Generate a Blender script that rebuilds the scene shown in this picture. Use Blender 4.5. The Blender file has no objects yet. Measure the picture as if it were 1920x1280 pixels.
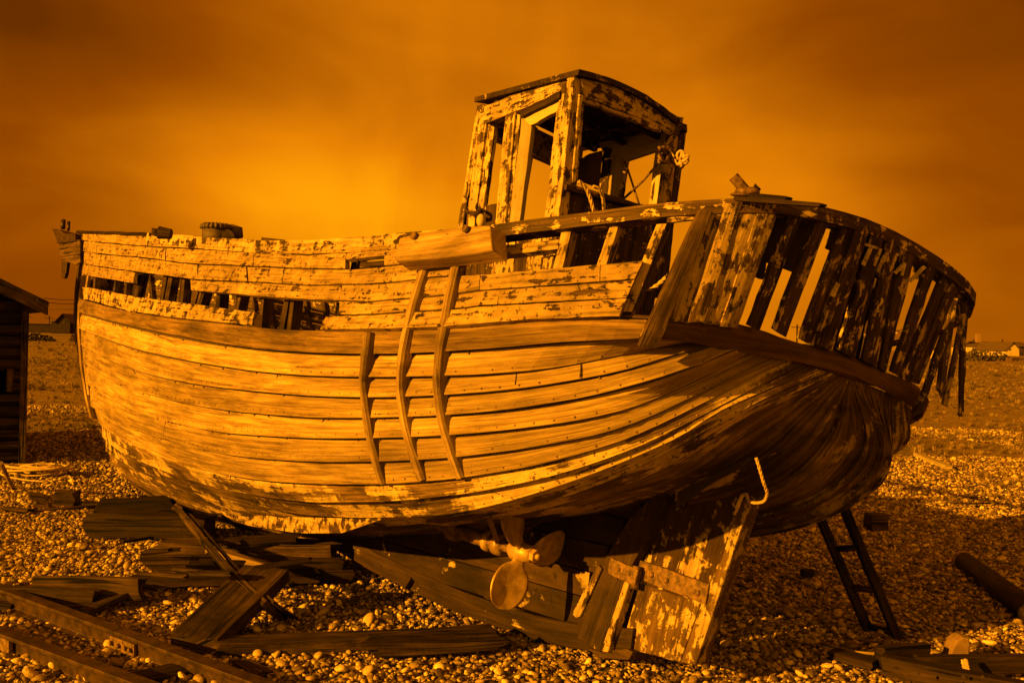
import bpy, math, random
import numpy as np
from mathutils import Vector, Matrix, noise
random.seed(7); np.random.seed(7)
C = bpy.context.scene.collection
sc = bpy.context.scene
rnd = random.uniform
# ---------------------------------------------------------------- camera
F, ROLL, CAMH = 1800.0, 0.022842, 1.4889
cam = bpy.data.cameras.new('camera'); camo = bpy.data.objects.new('camera', cam); C.objects.link(camo)
cam.lens = F / 1920 * 36; cam.sensor_width = 36; cam.clip_start = 0.05; cam.clip_end = 5000
camo.matrix_world = Matrix.Translation((0, 0, CAMH)) @ Matrix.Rotation(math.pi/2, 4, 'X') @ Matrix.Rotation(ROLL, 4, 'Z')
sc.camera = camo
CR, SR = math.cos(ROLL), math.sin(ROLL)
def ray(px, py):
    u, v = px-960, py-640
    return np.array([(CR*u + SR*v)/F, 1.0, -(-SR*u + CR*v)/F])
CAMP = np.array([0, 0, CAMH])
def at(px, py, Y): return CAMP + ray(px, py)*Y
def g(px, py, z=0.0):
    r = ray(px, py); return CAMP + r*((z-CAMH)/r[2])
def proj(P):
    P = np.asarray(P, float); x, y, z = P[..., 0], P[..., 1], P[..., 2]-CAMH
    u, v = F*x/y, -F*z/y
    return np.stack([960+CR*u-SR*v, 640+SR*u+CR*v], -1)
# ---------------------------------------------------------------- boat frame: x aft, y to port, z up
yaw, heel, pt = 0.84887, 0.167945, -0.006964
aft = np.array([math.cos(yaw), -math.sin(yaw), 0.]); port = np.array([-math.sin(yaw), -math.cos(yaw), 0.]); up = np.array([0, 0, 1.])
up2 = up*math.cos(heel)-port*math.sin(heel); port2 = port*math.cos(heel)+up*math.sin(heel)
BM = np.stack([aft*math.cos(pt)+up2*math.sin(pt), port2, up2*math.cos(pt)-aft*math.sin(pt)])
BO = np.array([0.5169, 4.42757, 0.0])
def W(P): return np.asarray(P, float) @ BM + BO
def Bf(P): return (np.asarray(P, float)-BO) @ BM.T
MIR = np.array([1, -1, 1.])
CAMB = Bf(CAMP)
def bp(px, py, ax, val):
    """boat-frame point where the sight line through a picture point meets a plane of the boat"""
    r = ray(px, py) @ BM.T
    return CAMB + r*((val-CAMB[ax])/r[ax])
# ---------------------------------------------------------------- mesh builder (world coordinates)
class MB:
    def __init__(s): s.v = []; s.f = []; s.uv = []; s.mi = []; s.sm = []
    def add(s, vs, fs, uvs=None, mi=0, smooth=False):
        b = len(s.v); s.v += [tuple(map(float, p)) for p in vs]
        for k, f in enumerate(fs):
            s.f.append([b+i for i in f]); s.uv.append(uvs[k] if uvs else [(0, 0)]*len(f)); s.mi.append(mi); s.sm.append(smooth)
        return b
    def rings(s, R, closed=True, caps=True, smooth=False, mi=0, uo=None, vo=None):
        """R: list of rings (equal point counts); u runs along, v round"""
        R = [np.asarray(r, float) for r in R]; n = len(R[0])
        uo = rnd(0, 50) if uo is None else uo; vo = rnd(0, 50) if vo is None else vo
        L = [0.]
        for i in range(1, len(R)): L.append(L[-1]+float(np.linalg.norm(R[i].mean(0)-R[i-1].mean(0))))
        per = [0.]
        for j in range(n): per.append(per[-1]+float(np.linalg.norm(R[0][(j+1) % n]-R[0][j])))
        vs = [p for r in R for p in r]; fs = []; uv = []
        for i in range(len(R)-1):
            for j in range(n if closed else n-1):
                k = (j+1) % n
                fs.append([i*n+j, i*n+k, (i+1)*n+k, (i+1)*n+j])
                uv.append([(L[i]+uo, per[j]+vo), (L[i]+uo, per[j+1]+vo), (L[i+1]+uo, per[j+1]+vo), (L[i+1]+uo, per[j]+vo)])
        if caps and closed:
            for idx, rr in ((0, list(range(n))[::-1]), ((len(R)-1)*n, list(range(n)))):
                fs.append([idx+j for j in rr]); uv.append([(uo+.02*math.cos(j*6.28/n)*.3, vo+.3*per[j]) for j in rr])
        s.add(vs, fs, uv, mi, smooth)
    def board(s, bl, br, tl, tr, N, t, n=8, jit=.002, ends=.0, mi=0):
        """slat from the (bl,br) end to the (tl,tr) end, face towards +N, thickness t behind it"""
        bl, br, tl, tr, N = [np.asarray(a, float) for a in (bl, br, tl, tr, N)]; R = []
        wd = (br-bl)/max(1e-6, np.linalg.norm(br-bl)); ld = (tl-bl)/max(1e-6, np.linalg.norm(tl-bl))
        for i in range(n+1):
            a = i/n; l = bl*(1-a)+tl*a; r = br*(1-a)+tr*a
            l = l+wd*rnd(-jit, jit); r = r+wd*rnd(-jit, jit); o = N*rnd(-jit, jit)*.5
            if i in (0, n): l = l+ld*rnd(-ends, ends); r = r+ld*rnd(-ends, ends)
            m = (l+r)/2+ld*(rnd(-ends, ends) if i in (0, n) else 0)
            R.append([l+o, m+o+N*jit, r+o, r+o-N*t, m+o-N*t, l+o-N*t])
        s.rings(R, mi=mi)
    def beam(s, a, b, w, h, upv=(0, 0, 1), n=8, jit=.004, ends=.01, mi=0, w2=None, h2=None):
        """squared timber from a to b (centre line of its top), w wide, h deep"""
        a, b = np.asarray(a, float), np.asarray(b, float); d = (b-a)/np.linalg.norm(b-a)
        sd = np.cross(d, np.asarray(upv, float)); sd /= np.linalg.norm(sd); u = np.cross(sd, d)
        w2 = w2 or w; h2 = h2 or h; R = []; L = float(np.linalg.norm(b-a)); ph = rnd(0, 99)
        for i in range(n+1):
            k = i/n; c = a*(1-k)+b*k; ww = (w*(1-k)+w2*k)/2; hh = h*(1-k)+h2*k
            q = []
            for sx, sz in ((-1, 0), (0, 0), (1, 0), (1, -.5), (1, -1), (0, -1), (-1, -1), (-1, -.5)):
                q0 = Vector((k*L*2.2+sx*3.1, sz*4.7, ph)); p = c+sd*(sx*ww+jit*1.6*noise.noise(q0))+u*(sz*hh+jit*1.6*noise.noise(q0+Vector((0, 0, 9))))
                if i in (0, n): p = p+d*rnd(-ends, ends)
                q.append(p)
            R.append(q)
        s.rings(R, mi=mi)
    def tube(s, pts, r, n=8, smooth=True, mi=0, caps=True):
        pts = [np.asarray(p, float) for p in pts]; R = []
        rr = r if hasattr(r, '__len__') else [r]*len(pts); prev = None
        for i, p in enumerate(pts):
            d = pts[min(i+1, len(pts)-1)]-pts[max(i-1, 0)]; d = d/max(1e-9, np.linalg.norm(d))
            a = prev if prev is not None else (np.array([0, 0, 1.]) if abs(d[2]) < .9 else np.array([1., 0, 0]))
            x = a-d*np.dot(a, d); x /= np.linalg.norm(x); prev = x; y = np.cross(d, x)
            R.append([p+rr[i]*(x*math.cos(k*2*math.pi/n)+y*math.sin(k*2*math.pi/n)) for k in range(n)])
        s.rings(R, smooth=smooth, mi=mi, caps=caps)
    def poly(s, pts, N, t, mi=0, ud=None):
        """polygon with thickness t behind its face"""
        P = [np.asarray(p, float) for p in pts]; N = np.asarray(N, float); n = len(P)
        ud = (P[1]-P[0]) if ud is None else np.asarray(ud, float); ud = ud/np.linalg.norm(ud); vd = np.cross(N, ud)
        a, b = rnd(0, 20), rnd(0, 20)
        uvp = [(float(p@ud)+a, float(p@vd)+b) for p in P]
        vs = P+[p-N*t for p in P]; fs = [list(range(n)), list(range(2*n-1, n-1, -1))]
        uv = [uvp, [uvp[i] for i in range(n-1, -1, -1)]]
        for i in range(n):
            j = (i+1) % n; fs.append([j, i, n+i, n+j]); uv.append([uvp[j], uvp[i], (uvp[i][0], uvp[i][1]+t), (uvp[j][0], uvp[j][1]+t)])
        s.add(vs, fs, uv, mi)
    def ball(s, c, r, sc3=(1, 1, 1), n=6, mi=0, half=None):
        c = np.asarray(c, float); m = max(3, n//2+1); R = []
        for i in range(m+1):
            a = math.pi*(i/m)
            R.append([c+np.array([math.sin(a)*math.cos(k*6.2832/n)*r*sc3[0], math.sin(a)*math.sin(k*6.2832/n)*r*sc3[1], math.cos(a)*r*sc3[2]]) for k in range(n)])
        s.rings(R, smooth=True, mi=mi, caps=False)
WM = {}
def link(o, parent):
    C.objects.link(o)
    if parent is not None: o.parent = parent
def obj(name, mb, mats, parent=None, bevel=0, recalc=True):
    me = bpy.data.meshes.new(name)
    P = np.array(mb.v, float) if mb.v else np.zeros((0, 3))
    M = WM[parent.name] if parent is not None else None
    if M is None:
        org = np.array([P[:, 0].mean(), P[:, 1].mean(), P[:, 2].min()]); M = Matrix.Translation(org)
        own = M
    else: own = M
    inv = np.array(M.inverted()); P = P @ inv[:3, :3].T + inv[:3, 3]
    me.from_pydata([tuple(p) for p in P], [], mb.f)
    uvl = me.uv_layers.new(name='UVMap'); fl = [c for u in mb.uv for q in u for c in q]
    uvl.data.foreach_set('uv', fl)
    for m in (mats if isinstance(mats, (list, tuple)) else [mats]): me.materials.append(m)
    me.polygons.foreach_set('material_index', mb.mi); me.polygons.foreach_set('use_smooth', mb.sm)
    if recalc:
        import bmesh
        bm = bmesh.new(); bm.from_mesh(me); bmesh.ops.recalc_face_normals(bm, faces=bm.faces); bm.to_mesh(me); bm.free()
    me.update()
    o = bpy.data.objects.new(name, me); link(o, parent)
    if parent is None: o.matrix_world = own
    WM[o.name] = own
    if bevel:
        b = o.modifiers.new('bevel', 'BEVEL'); b.width = bevel; b.segments = 2; b.limit_method = 'ANGLE'; b.angle_limit = math.radians(40)
    return o
def tag(o, label=None, cat=None, group=None, kind=None):
    if label: o['label'] = label
    if cat: o['category'] = cat
    if group: o['group'] = group
    if kind: o['kind'] = kind
    return o
def thing(name, loc, label, cat, group=None, mat=None):
    o = bpy.data.objects.new(name, None); C.objects.link(o); o.empty_display_size = .1
    M = mat or Matrix.Translation(Vector([float(a) for a in loc])); o.matrix_world = M; WM[o.name] = M
    return tag(o, label, cat, group)
# ---------------------------------------------------------------- materials
def newmat(name):
    m = bpy.data.materials.new(name); m.use_nodes = True; nt = m.node_tree
    b = nt.nodes['Principled BSDF']; return m, nt, b
class NG:
    def __init__(s, nt): s.nt = nt
    def n(s, t, **kw):
        x = s.nt.nodes.new(t)
        for k, v in kw.items(): setattr(x, k, v)
        return x
    def l(s, a, b): s.nt.links.new(a, b)
    def setin(s, sock, v):
        if hasattr(v, 'links') or isinstance(v, bpy.types.NodeSocket): s.l(v, sock)
        else: sock.default_value = v
    def math(s, op, a, b=None, c=None, clamp=False):
        x = s.n('ShaderNodeMath', operation=op, use_clamp=clamp); s.setin(x.inputs[0], a)
        if b is not None: s.setin(x.inputs[1], b)
        if c is not None: s.setin(x.inputs[2], c)
        return x.outputs[0]
    def mapping(s, vec, scale, loc=(0, 0, 0)):
        x = s.n('ShaderNodeMapping'); s.l(vec, x.inputs[0]); x.inputs['Scale'].default_value = scale; x.inputs['Location'].default_value = loc; return x.outputs[0]
    def noise(s, vec, scale, detail=6, rough=.55, dist=0.):
        x = s.n('ShaderNodeTexNoise'); s.l(vec, x.inputs['Vector']); x.inputs['Scale'].default_value = scale
        x.inputs['Detail'].default_value = detail; x.inputs['Roughness'].default_value = rough; x.inputs['Distortion'].default_value = dist; return x.outputs[0]
    def ramp(s, f, stops, interp='LINEAR'):
        x = s.n('ShaderNodeValToRGB'); s.l(f, x.inputs[0]); cr = x.color_ramp; cr.interpolation = interp
        while len(cr.elements) < len(stops): cr.elements.new(.5)
        for e, (p, c) in zip(cr.elements, stops):
            e.position = p; e.color = (c, c, c, 1) if not hasattr(c, '__len__') else (*c, 1)
        return x.outputs[0]
    def mix(s, f, a, b, bt='MIX'):
        x = s.n('ShaderNodeMix', data_type='RGBA', blend_type=bt); s.setin(x.inputs[0], f)
        for i, v in ((6, a), (7, b)):
            if isinstance(v, tuple): x.inputs[i].default_value = (*v, 1)
            else: s.l(v, x.inputs[i])
        return x.outputs[2]
def wood(name, dark, light, paint=None, amt=.5, pscale=5., grain=1., stain=.5, rough=.75, bump=.5, streak=None, crack=.5, pstretch=1.6, spec=.14, speck=1., runs=0.):
    m, nt, b = newmat(name); G = NG(nt)
    uv = G.n('ShaderNodeUVMap').outputs[0]; ob = G.n('ShaderNodeTexCoord').outputs['Object']
    g1 = G.noise(G.mapping(uv, (1.5, 34, 1)), 1.0, 9, .66, .7)
    g2 = G.noise(G.mapping(uv, (6, 190, 1)), 1.0, 4, .65)
    gg = G.math('ADD', G.math('MULTIPLY', g1, .65), G.math('MULTIPLY', g2, .35))
    gr = G.ramp(gg, [(.39, 0.), (.5, .5), (.6, 1.)])
    col = G.mix(gr, dark, light)
    # weather stains
    st = G.noise(G.mapping(ob, (.55, .8, 2.2)), 2.1, 8, .66, .3); sm = G.ramp(st, [(.38, 1-stain), (.6, 1.)])
    col = G.mix(1.0, col, sm, 'MULTIPLY')
    st2 = G.noise(G.mapping(uv, (2.2, 9, 1)), 1.0, 7, .65, .8); sm2 = G.ramp(st2, [(.36, .45), (.5, 1.)])
    col = G.mix(min(1., stain*1.3), col, G.mix(1., col, sm2, 'MULTIPLY'))
    tn = G.ramp(G.noise(G.mapping(uv, (.05, .8, 1), (9, 3, 0)), 1.0, 2, .5), [(.36, .5), (.62, 1.)]); col = G.mix(.85, col, G.mix(1., col, tn, 'MULTIPLY'))
    # splits along the grain
    ck = G.noise(G.mapping(uv, (1.1, 38, 1), (3.3, 7.7, 0)), 1.0, 5, .5, .5)
    ct = .27+.11*crack; cm = G.ramp(ck, [(ct, 0.), (ct+.03, 1.)])
    col = G.mix(crack, col, G.mix(1., col, cm, 'MULTIPLY'))
    h = G.math('ADD', G.math('MULTIPLY', gg, .6*grain), G.math('MULTIPLY', cm, .5*crack))
    sk = G.ramp(G.noise(G.mapping(uv, (16, 48, 1), (5, 1, 0)), 1.0, 6, .7), [(.33, .12), (.385, 1.)])
    col = G.mix(.85*speck, col, G.mix(1., col, sk, 'MULTIPLY'))
    if runs:
        rr = G.ramp(G.noise(G.mapping(ob, (15, 15, 1.9)), 1.0, 8, .7, .5), [(.3, .25), (.44, .8), (.56, 1.)]); rb = G.ramp(G.noise(ob, .9, 4, .5), [(.4, 0.), (.6, 1.)])
        col = G.mix(G.math('MULTIPLY', rb, runs), col, G.mix(1., col, rr, 'MULTIPLY'))
    if paint:
        p1 = G.noise(ob, pscale, 12, .68, .3)
        p2 = G.noise(G.mapping(uv, (pstretch*2, pstretch*14, 1)), 1.0, 9, .66)
        pp = G.math('ADD', G.math('MULTIPLY', p1, .55), G.math('MULTIPLY', p2, .45))
        th = .5+(.5-amt)*.28
        pm = G.ramp(pp, [(th-.012, 0.), (th+.012, 1.)]); pv = G.ramp(G.noise(ob, 2.6, 5, .6), [(.35, .55), (.6, 1.)])
        pc = G.mix(G.ramp(G.noise(ob, 14, 6, .6), [(.35, 0.), (.65, 1.)]), tuple(c*.62 for c in paint), paint)
        pc = G.mix(.55, pc, G.mix(1., pc, G.ramp(G.noise(G.mapping(uv, (3, 60, 1)), 1., 5, .6), [(.38, .15), (.5, 1.)]), 'MULTIPLY'))
        pc = G.mix(.9*speck, pc, G.mix(1., pc, G.ramp(G.noise(ob, 38, 5, .65), [(.37, .1), (.40, 1.)]), 'MULTIPLY'))
        pc = G.mix(.8, pc, G.mix(1., pc, pv, 'MULTIPLY'))
        col = G.mix(pm, col, pc); h = G.math('ADD', h, G.math('MULTIPLY', pm, .55))
    G.l(col, b.inputs['Base Color']); b.inputs['Roughness'].default_value = rough; b.inputs['Specular IOR Level'].default_value = spec
    bm = G.n('ShaderNodeBump'); bm.inputs['Strength'].default_value = bump; bm.inputs['Distance'].default_value = .012; G.l(h, bm.inputs['Height']); G.l(bm.outputs[0], b.inputs['Normal'])
    return m
def plain(name, col, col2=None, scale=20, rough=.7, metal=0., bump=.3, dist=.004, lo=.4, hi=.6):
    m, nt, b = newmat(name); G = NG(nt); ob = G.n('ShaderNodeTexCoord').outputs['Object']
    nz = G.noise(ob, scale, 8, .62)
    G.l(G.mix(G.ramp(nz, [(lo, 0.), (hi, 1.)]), col, col2 or tuple(c*.5 for c in col)), b.inputs['Base Color'])
    b.inputs['Roughness'].default_value = rough; b.inputs['Metallic'].default_value = metal
    bm = G.n('ShaderNodeBump'); bm.inputs['Strength'].default_value = bump; bm.inputs['Distance'].default_value = dist; G.l(nz, bm.inputs['Height']); G.l(bm.outputs[0], b.inputs['Normal'])
    return m
M = {}
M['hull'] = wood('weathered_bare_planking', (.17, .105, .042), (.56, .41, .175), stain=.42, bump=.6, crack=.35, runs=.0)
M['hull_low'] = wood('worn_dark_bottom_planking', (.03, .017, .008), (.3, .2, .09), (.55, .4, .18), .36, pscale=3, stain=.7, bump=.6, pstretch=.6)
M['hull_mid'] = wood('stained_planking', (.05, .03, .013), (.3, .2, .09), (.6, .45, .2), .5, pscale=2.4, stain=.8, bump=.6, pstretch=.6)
M['bulwark'] = wood('flaking_cream_paint', (.02, .011, .005), (.12, .072, .031), (.40, .28, .12), .74, pscale=15, stain=.6, bump=.9, pstretch=2.2)
M['sheer'] = wood('nailed_brown_planking', (.11, .065, .028), (.34, .23, .1), stain=.6, bump=.5, crack=.4)
M['seam'] = plain('tarry_seam_with_lap_shade', (.02, .012, .006), (.05, .03, .013), 30, .9)  # dirty seam colour that also paints in the thin shadow under each lap
M['block'] = wood('weathered_block', (.2, .13, .055), (.5, .36, .18), stain=.6, bump=.5, crack=.2)
M['rail'] = wood('flaking_rail_paint', (.02, .012, .006), (.12, .075, .034), (.5, .36, .16), .64, pscale=14, stain=.6, bump=.8)
M['slat'] = wood('dark_flaked_boards', (.02, .012, .005), (.13, .08, .036), (.62, .46, .22), .36, pscale=14, stain=.6, bump=.8, rough=.6, pstretch=2.4)
M['slat_pale'] = wood('pale_flaked_boards', (.02, .012, .006), (.13, .08, .036), (.5, .36, .17), .56, pscale=12, stain=.6, bump=.8, rough=.6)
M['wale'] = wood('brown_sheer_plank', (.06, .032, .014), (.15, .085, .035), stain=.3, bump=.2, crack=.15, rough=.6, speck=.3)
M['house'] = wood('peeling_wheelhouse_timber', (.025, .015, .007), (.16, .1, .045), (.56, .41, .19), .6, pscale=15, stain=.5, bump=.9, pstretch=2.2)
M['housedark'] = wood('dark_peeling_panel', (.025, .015, .008), (.09, .055, .025), (.4, .28, .13), .3, pscale=14, stain=.5, bump=.9)
M['cream'] = wood('cream_painted_panel', (.42, .33, .17), (.58, .47, .26), stain=.2, bump=.15, crack=.3)
M['timber'] = wood('weathered_oak', (.03, .017, .008), (.16, .1, .046), stain=.8, bump=1.0, crack=1.)
M['timber_pale'] = wood('bleached_timber', (.2, .13, .06), (.5, .36, .19), stain=.5, bump=.7)
M['timber_dark'] = wood('tarred_timber', (.012, .007, .0035), (.065, .038, .017), stain=.7, bump=1.0, crack=1.)
M['skeg'] = wood('painted_deadwood', (.016, .009, .0045), (.06, .035, .016), (.5, .37, .17), .2, pscale=4, stain=.5, bump=.4, rough=.6)
M['rudder'] = wood('blistered_rudder_paint', (.28, .19, .095), (.55, .41, .22), (.045, .025, .012), .62, pscale=9, stain=.4, bump=.6, pstretch=1., speck=.3)
M['rudder_pale'] = wood('bared_rudder_wood', (.05, .03, .014), (.14, .085, .04), (.5, .37, .17), .47, pscale=12, stain=.5, bump=.7, pstretch=1.8)
M['iron'] = plain('rusty_iron', (.05, .028, .013), (.17, .1, .045), 35, .7, .2, .8)
M['rail_iron'] = plain('worn_rail_steel', (.022, .012, .006), (.065, .037, .016), 18, .5, .5, .5)
M['bronze'] = plain('dull_bronze', (.4, .27, .11), (.22, .14, .055), 16, .5, .25, .5)
M['rope'] = plain('faded_rope', (.5, .38, .2), (.3, .2, .1), 120, .9)
M['rubber'] = plain('old_rubber', (.035, .024, .014), (.08, .05, .025), 40, .7)
M['stone'] = plain('brown_stone', (.13, .08, .04), (.2, .13, .07), 14, .8, 0, .8)
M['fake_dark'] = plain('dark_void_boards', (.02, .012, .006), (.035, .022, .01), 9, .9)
M['white'] = plain('whitewashed_wall', (.42, .33, .18), (.3, .23, .12), 2, .8)
M['tile'] = plain('dark_roof', (.05, .03, .018), (.08, .05, .025), 3, .8)
M['bush'] = plain('dark_scrub', (.03, .022, .009), (.06, .042, .015), 4, .9)
SUNE, SKYS, EXPO = 5.0, 0.40, 1.36
# hull lines in mm, boat frame: rail, strake top, knuckle, ten plank seams, ..., rabbet; 25 stations each
ROWS = np.array('''-9179 -3 2673 -9026 66 2647 -8836 134 2616 -8599 211 2580 -8304 302 2537 -7942 408 2485 -7511 533 2423 -7011 673 2353 -6446 808 2278 -5820 926 2203 -5145 1024 2129 -4433 1106 2056 -3701 1176
1983 -2966 1235 1906 -2246 1282 1829 -1560 1309 1769 -922 1318 1732 -346 1300 1731 154 1246 1742 570 1154 1784 889 1008 1840 1086 793 1894 1143 521 1927 1136 255 1958 1098 1 1987 -8555 -7
1809 -8481 44 1806 -8350 105 1797 -8154 182 1783 -7886 273 1763 -7545 377 1738 -7137 500 1707 -6669 637 1671 -6146 774 1629 -5572 900 1583 -4955 1011 1530 -4306 1109 1475 -3637 1198 1421
-2962 1278 1379 -2297 1344 1344 -1657 1394 1315 -1055 1420 1293 -504 1418 1295 -15 1379 1317 399 1290 1363 717 1125 1413 893 867 1447 938 575 1466 930 287 1485 914 4 1499 -8574 -7 1666 -8495
18 1662 -8359 63 1654 -8155 138 1642 -7878 234 1625 -7531 345 1603 -7120 471 1577 -6653 610 1547 -6134 753 1513 -5566 888 1474 -4955 1008 1429 -4310 1113 1381 -3645 1204 1334 -2974 1282 1289
-2314 1343 1249 -1679 1384 1217 -1085 1403 1200 -543 1395 1205 -64 1358 1229 339 1284 1274 650 1154 1331 825 950 1385 868 701 1408 908 410 1414 963 43 1403 -8445 14 1484 -8386 -57 1464 -8300
-51 1457 -8128 44 1458 -7861 183 1454 -7521 312 1441 -7127 433 1425 -6679 565 1402 -6175 704 1375 -5620 838 1340 -5021 961 1298 -4388 1070 1252 -3733 1165 1206 -3072 1245 1164 -2420 1308
1133 -1794 1350 1110 -1208 1370 1101 -676 1364 1110 -207 1329 1141 183 1259 1185 484 1156 1240 685 1029 1310 793 897 1363 820 794 1398 778 728 1410 -8302 10 1295 -8275 -99 1258 -8225 -113
1249 -8082 -19 1263 -7834 129 1273 -7507 263 1270 -7126 384 1262 -6691 514 1248 -6200 652 1227 -5655 786 1196 -5064 911 1155 -4438 1023 1109 -3789 1122 1067 -3133 1204 1032 -2486 1268 1009
-1864 1311 1002 -1283 1333 1010 -757 1329 1025 -296 1298 1057 88 1238 1103 391 1158 1157 615 1067 1216 769 976 1275 859 880 1333 883 758 1391 -8139 2 1102 -8146 -126 1055 -8131 -153 1046
-8019 -68 1067 -7797 74 1084 -7490 210 1090 -7123 333 1092 -6698 459 1084 -6214 593 1070 -5675 725 1046 -5089 851 1012 -4467 967 974 -3820 1070 936 -3166 1155 907 -2520 1219 892 -1899 1262
890 -1320 1289 905 -796 1292 930 -337 1268 971 48 1218 1019 358 1150 1075 596 1065 1143 767 960 1217 873 823 1304 901 650 1400 -7952 -11 881 -7998 -141 829 -8023 -176 821 -7946 -106 848
-7751 20 869 -7464 144 878 -7112 262 888 -6698 390 889 -6222 527 884 -5688 664 868 -5105 794 843 -4483 912 814 -3836 1014 787 -3179 1098 770 -2530 1160 767 -1907 1203 774 -1326 1238 806 -800
1251 844 -339 1237 891 50 1193 944 366 1123 1009 611 1024 1084 783 895 1184 880 731 1299 897 541 1411 -7739 -32 655 -7829 -158 614 -7899 -199 610 -7863 -145 637 -7699 -39 651 -7432 67 657
-7094 178 670 -6691 309 682 -6223 455 691 -5693 598 689 -5111 730 679 -4487 846 665 -3836 946 649 -3174 1026 640 -2520 1087 645 -1892 1131 661 -1305 1176 699 -774 1202 747 -308 1196 804 84
1154 872 401 1077 955 645 965 1052 813 815 1176 898 630 1296 911 429 1408 -7518 -47 519 -7647 -176 462 -7765 -226 457 -7771 -192 488 -7639 -113 501 -7393 -23 507 -7069 84 524 -6675 218 543
-6213 368 557 -5687 517 558 -5106 652 547 -4480 767 534 -3825 862 518 -3158 937 511 -2497 994 523 -1861 1039 554 -1267 1098 604 -729 1140 663 -257 1146 727 136 1105 812 450 1020 917 683 898
1046 844 733 1188 912 544 1310 917 346 1410 -7296 -60 371 -7464 -178 329 -7632 -230 335 -7682 -211 369 -7582 -154 371 -7357 -75 370 -7045 28 386 -6657 159 409 -6198 306 427 -5672 449 427
-5089 576 416 -4459 677 410 -3800 758 408 -3129 822 413 -2463 873 433 -1822 918 471 -1220 995 529 -675 1061 601 -199 1086 685 193 1051 782 502 959 907 731 824 1049 879 648 1199 929 459 1316
926 268 1410 -7092 -59 223 -7285 -171 222 -7498 -219 270 -7597 -193 322 -7538 -122 308 -7334 -41 277 -7027 48 271 -6636 152 286 -6171 268 304 -5639 382 311 -5052 484 309 -4420 568 309 -3760
634 316 -3088 684 333 -2421 723 362 -1778 765 405 -1174 858 474 -624 949 552 -140 1000 638 247 979 763 550 895 914 777 756 1078 903 571 1227 941 377 1326 940 187 1407 -6912 -73 109 -7116
-154 141 -7363 -182 221 -7501 -147 288 -7472 -75 266 -7282 0 214 -6977 72 186 -6583 148 189 -6114 229 202 -5580 310 211 -4991 384 213 -4360 447 221 -3702 495 236 -3034 529 265 -2372 552 308
-1735 583 366 -1139 685 447 -597 791 541 -122 857 642 271 857 767 581 791 925 801 659 1112 912 479 1252 945 296 1335 950 119 1405 -6777 -79 37 -6962 -120 80 -7215 -129 173 -7368 -95 247
-7353 -36 221 -7169 22 160 -6868 73 121 -6479 122 116 -6014 173 123 -5484 223 127 -4899 271 128 -4273 313 138 -3622 345 162 -2964 363 208 -2314 367 272 -1692 379 350 -1111 479 447 -585 587
554 -124 654 668 266 665 798 577 619 944 793 509 1142 898 357 1266 937 209 1339 957 71 1403 -6703 -35 5 -6832 -64 37 -7042 -68 114 -7169 -47 182 -7146 -12 160 -6969 20 109 -6681 46 74 -6308
70 63 -5857 94 60 -5338 118 56 -4763 142 53 -4149 165 63 -3513 182 93 -2872 189 161 -2244 182 252 -1643 171 351 -1084 249 459 -581 329 576 -139 374 697 234 384 828 535 360 960 746 291 1151
855 197 1260 914 114 1334 961 41 1402 -6630 0 -14 -6738 -1 14 -6833 -1 41 -6866 -1 68 -6815 0 76 -6664 0 65 -6409 0 44 -6059 0 21 -5627 0 0 -5125 0 -14 -4570 0 -12 -3978 1 7 -3367 1 53 -2753
0 130 -2154 -2 229 -1584 -3 348 -1056 0 470 -582 3 596 -167 5 721 180 5 846 451 5 981 657 6 1103 787 3 1229 881 4 1328 966 18 1402'''.split(), float).reshape(15, 25, 3)/1000
DBG = 0
# ================================================================ THE BOAT
SP = {3: (155, 614), 4: (159, 646), 5: (161, 677), 6: (166, 715), 7: (176, 762), 8: (187, 790), 9: (198, 817), 10: (209, 846), 11: (224, 872), 12: (243, 893), 13: (262, 908), 14: (285, 922)}
def arc(Cv):
    d = np.r_[0, np.cumsum(np.linalg.norm(np.diff(Cv, axis=0), axis=1))]; return d
def resample(Cv, t):
    """smooth resample of a polyline at arc fractions t (Catmull-Rom)"""
    Cv = np.asarray(Cv, float); d = arc(Cv); n = len(Cv); T = np.gradient(Cv, d, axis=0); s = np.clip(np.asarray(t)*d[-1], 0, d[-1])
    i = np.clip(np.searchsorted(d, s, side='right')-1, 0, n-2); h = (d[i+1]-d[i])[:, None]; u = ((s-d[i])/(d[i+1]-d[i]))[:, None]
    return (2*u**3-3*u**2+1)*Cv[i]+(u**3-2*u**2+u)*h*T[i]+(-2*u**3+3*u**2)*Cv[i+1]+(u**3-u**2)*h*T[i+1]
tt = np.linspace(0, 1, 121)
ROW = []
for r in range(15):
    Q = ROWS[r].copy()
    if r >= 3:
        s0 = bp(*SP[r], 1, 0.0); keep = [s0]
        for q in Q[1:]:
            if q[0] > keep[-1][0]+.12 and q[1] > .01 + (0 if r < 14 else -.1) and q[0] > s0[0]+.25: keep.append(q)
        if keep[-1][0] < Q[-1][0]-.2: keep.append(Q[-1])
        Q = np.array(keep)
        if r < 14: Q[-1] = ROWS[r][-1]
    Q[0, 1] = 0.0
    if r in (0, 1, 2, 14): Q[-1, 1] = 0
    ROW.append(resample(Q, tt))
ROW = np.array(ROW)
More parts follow.
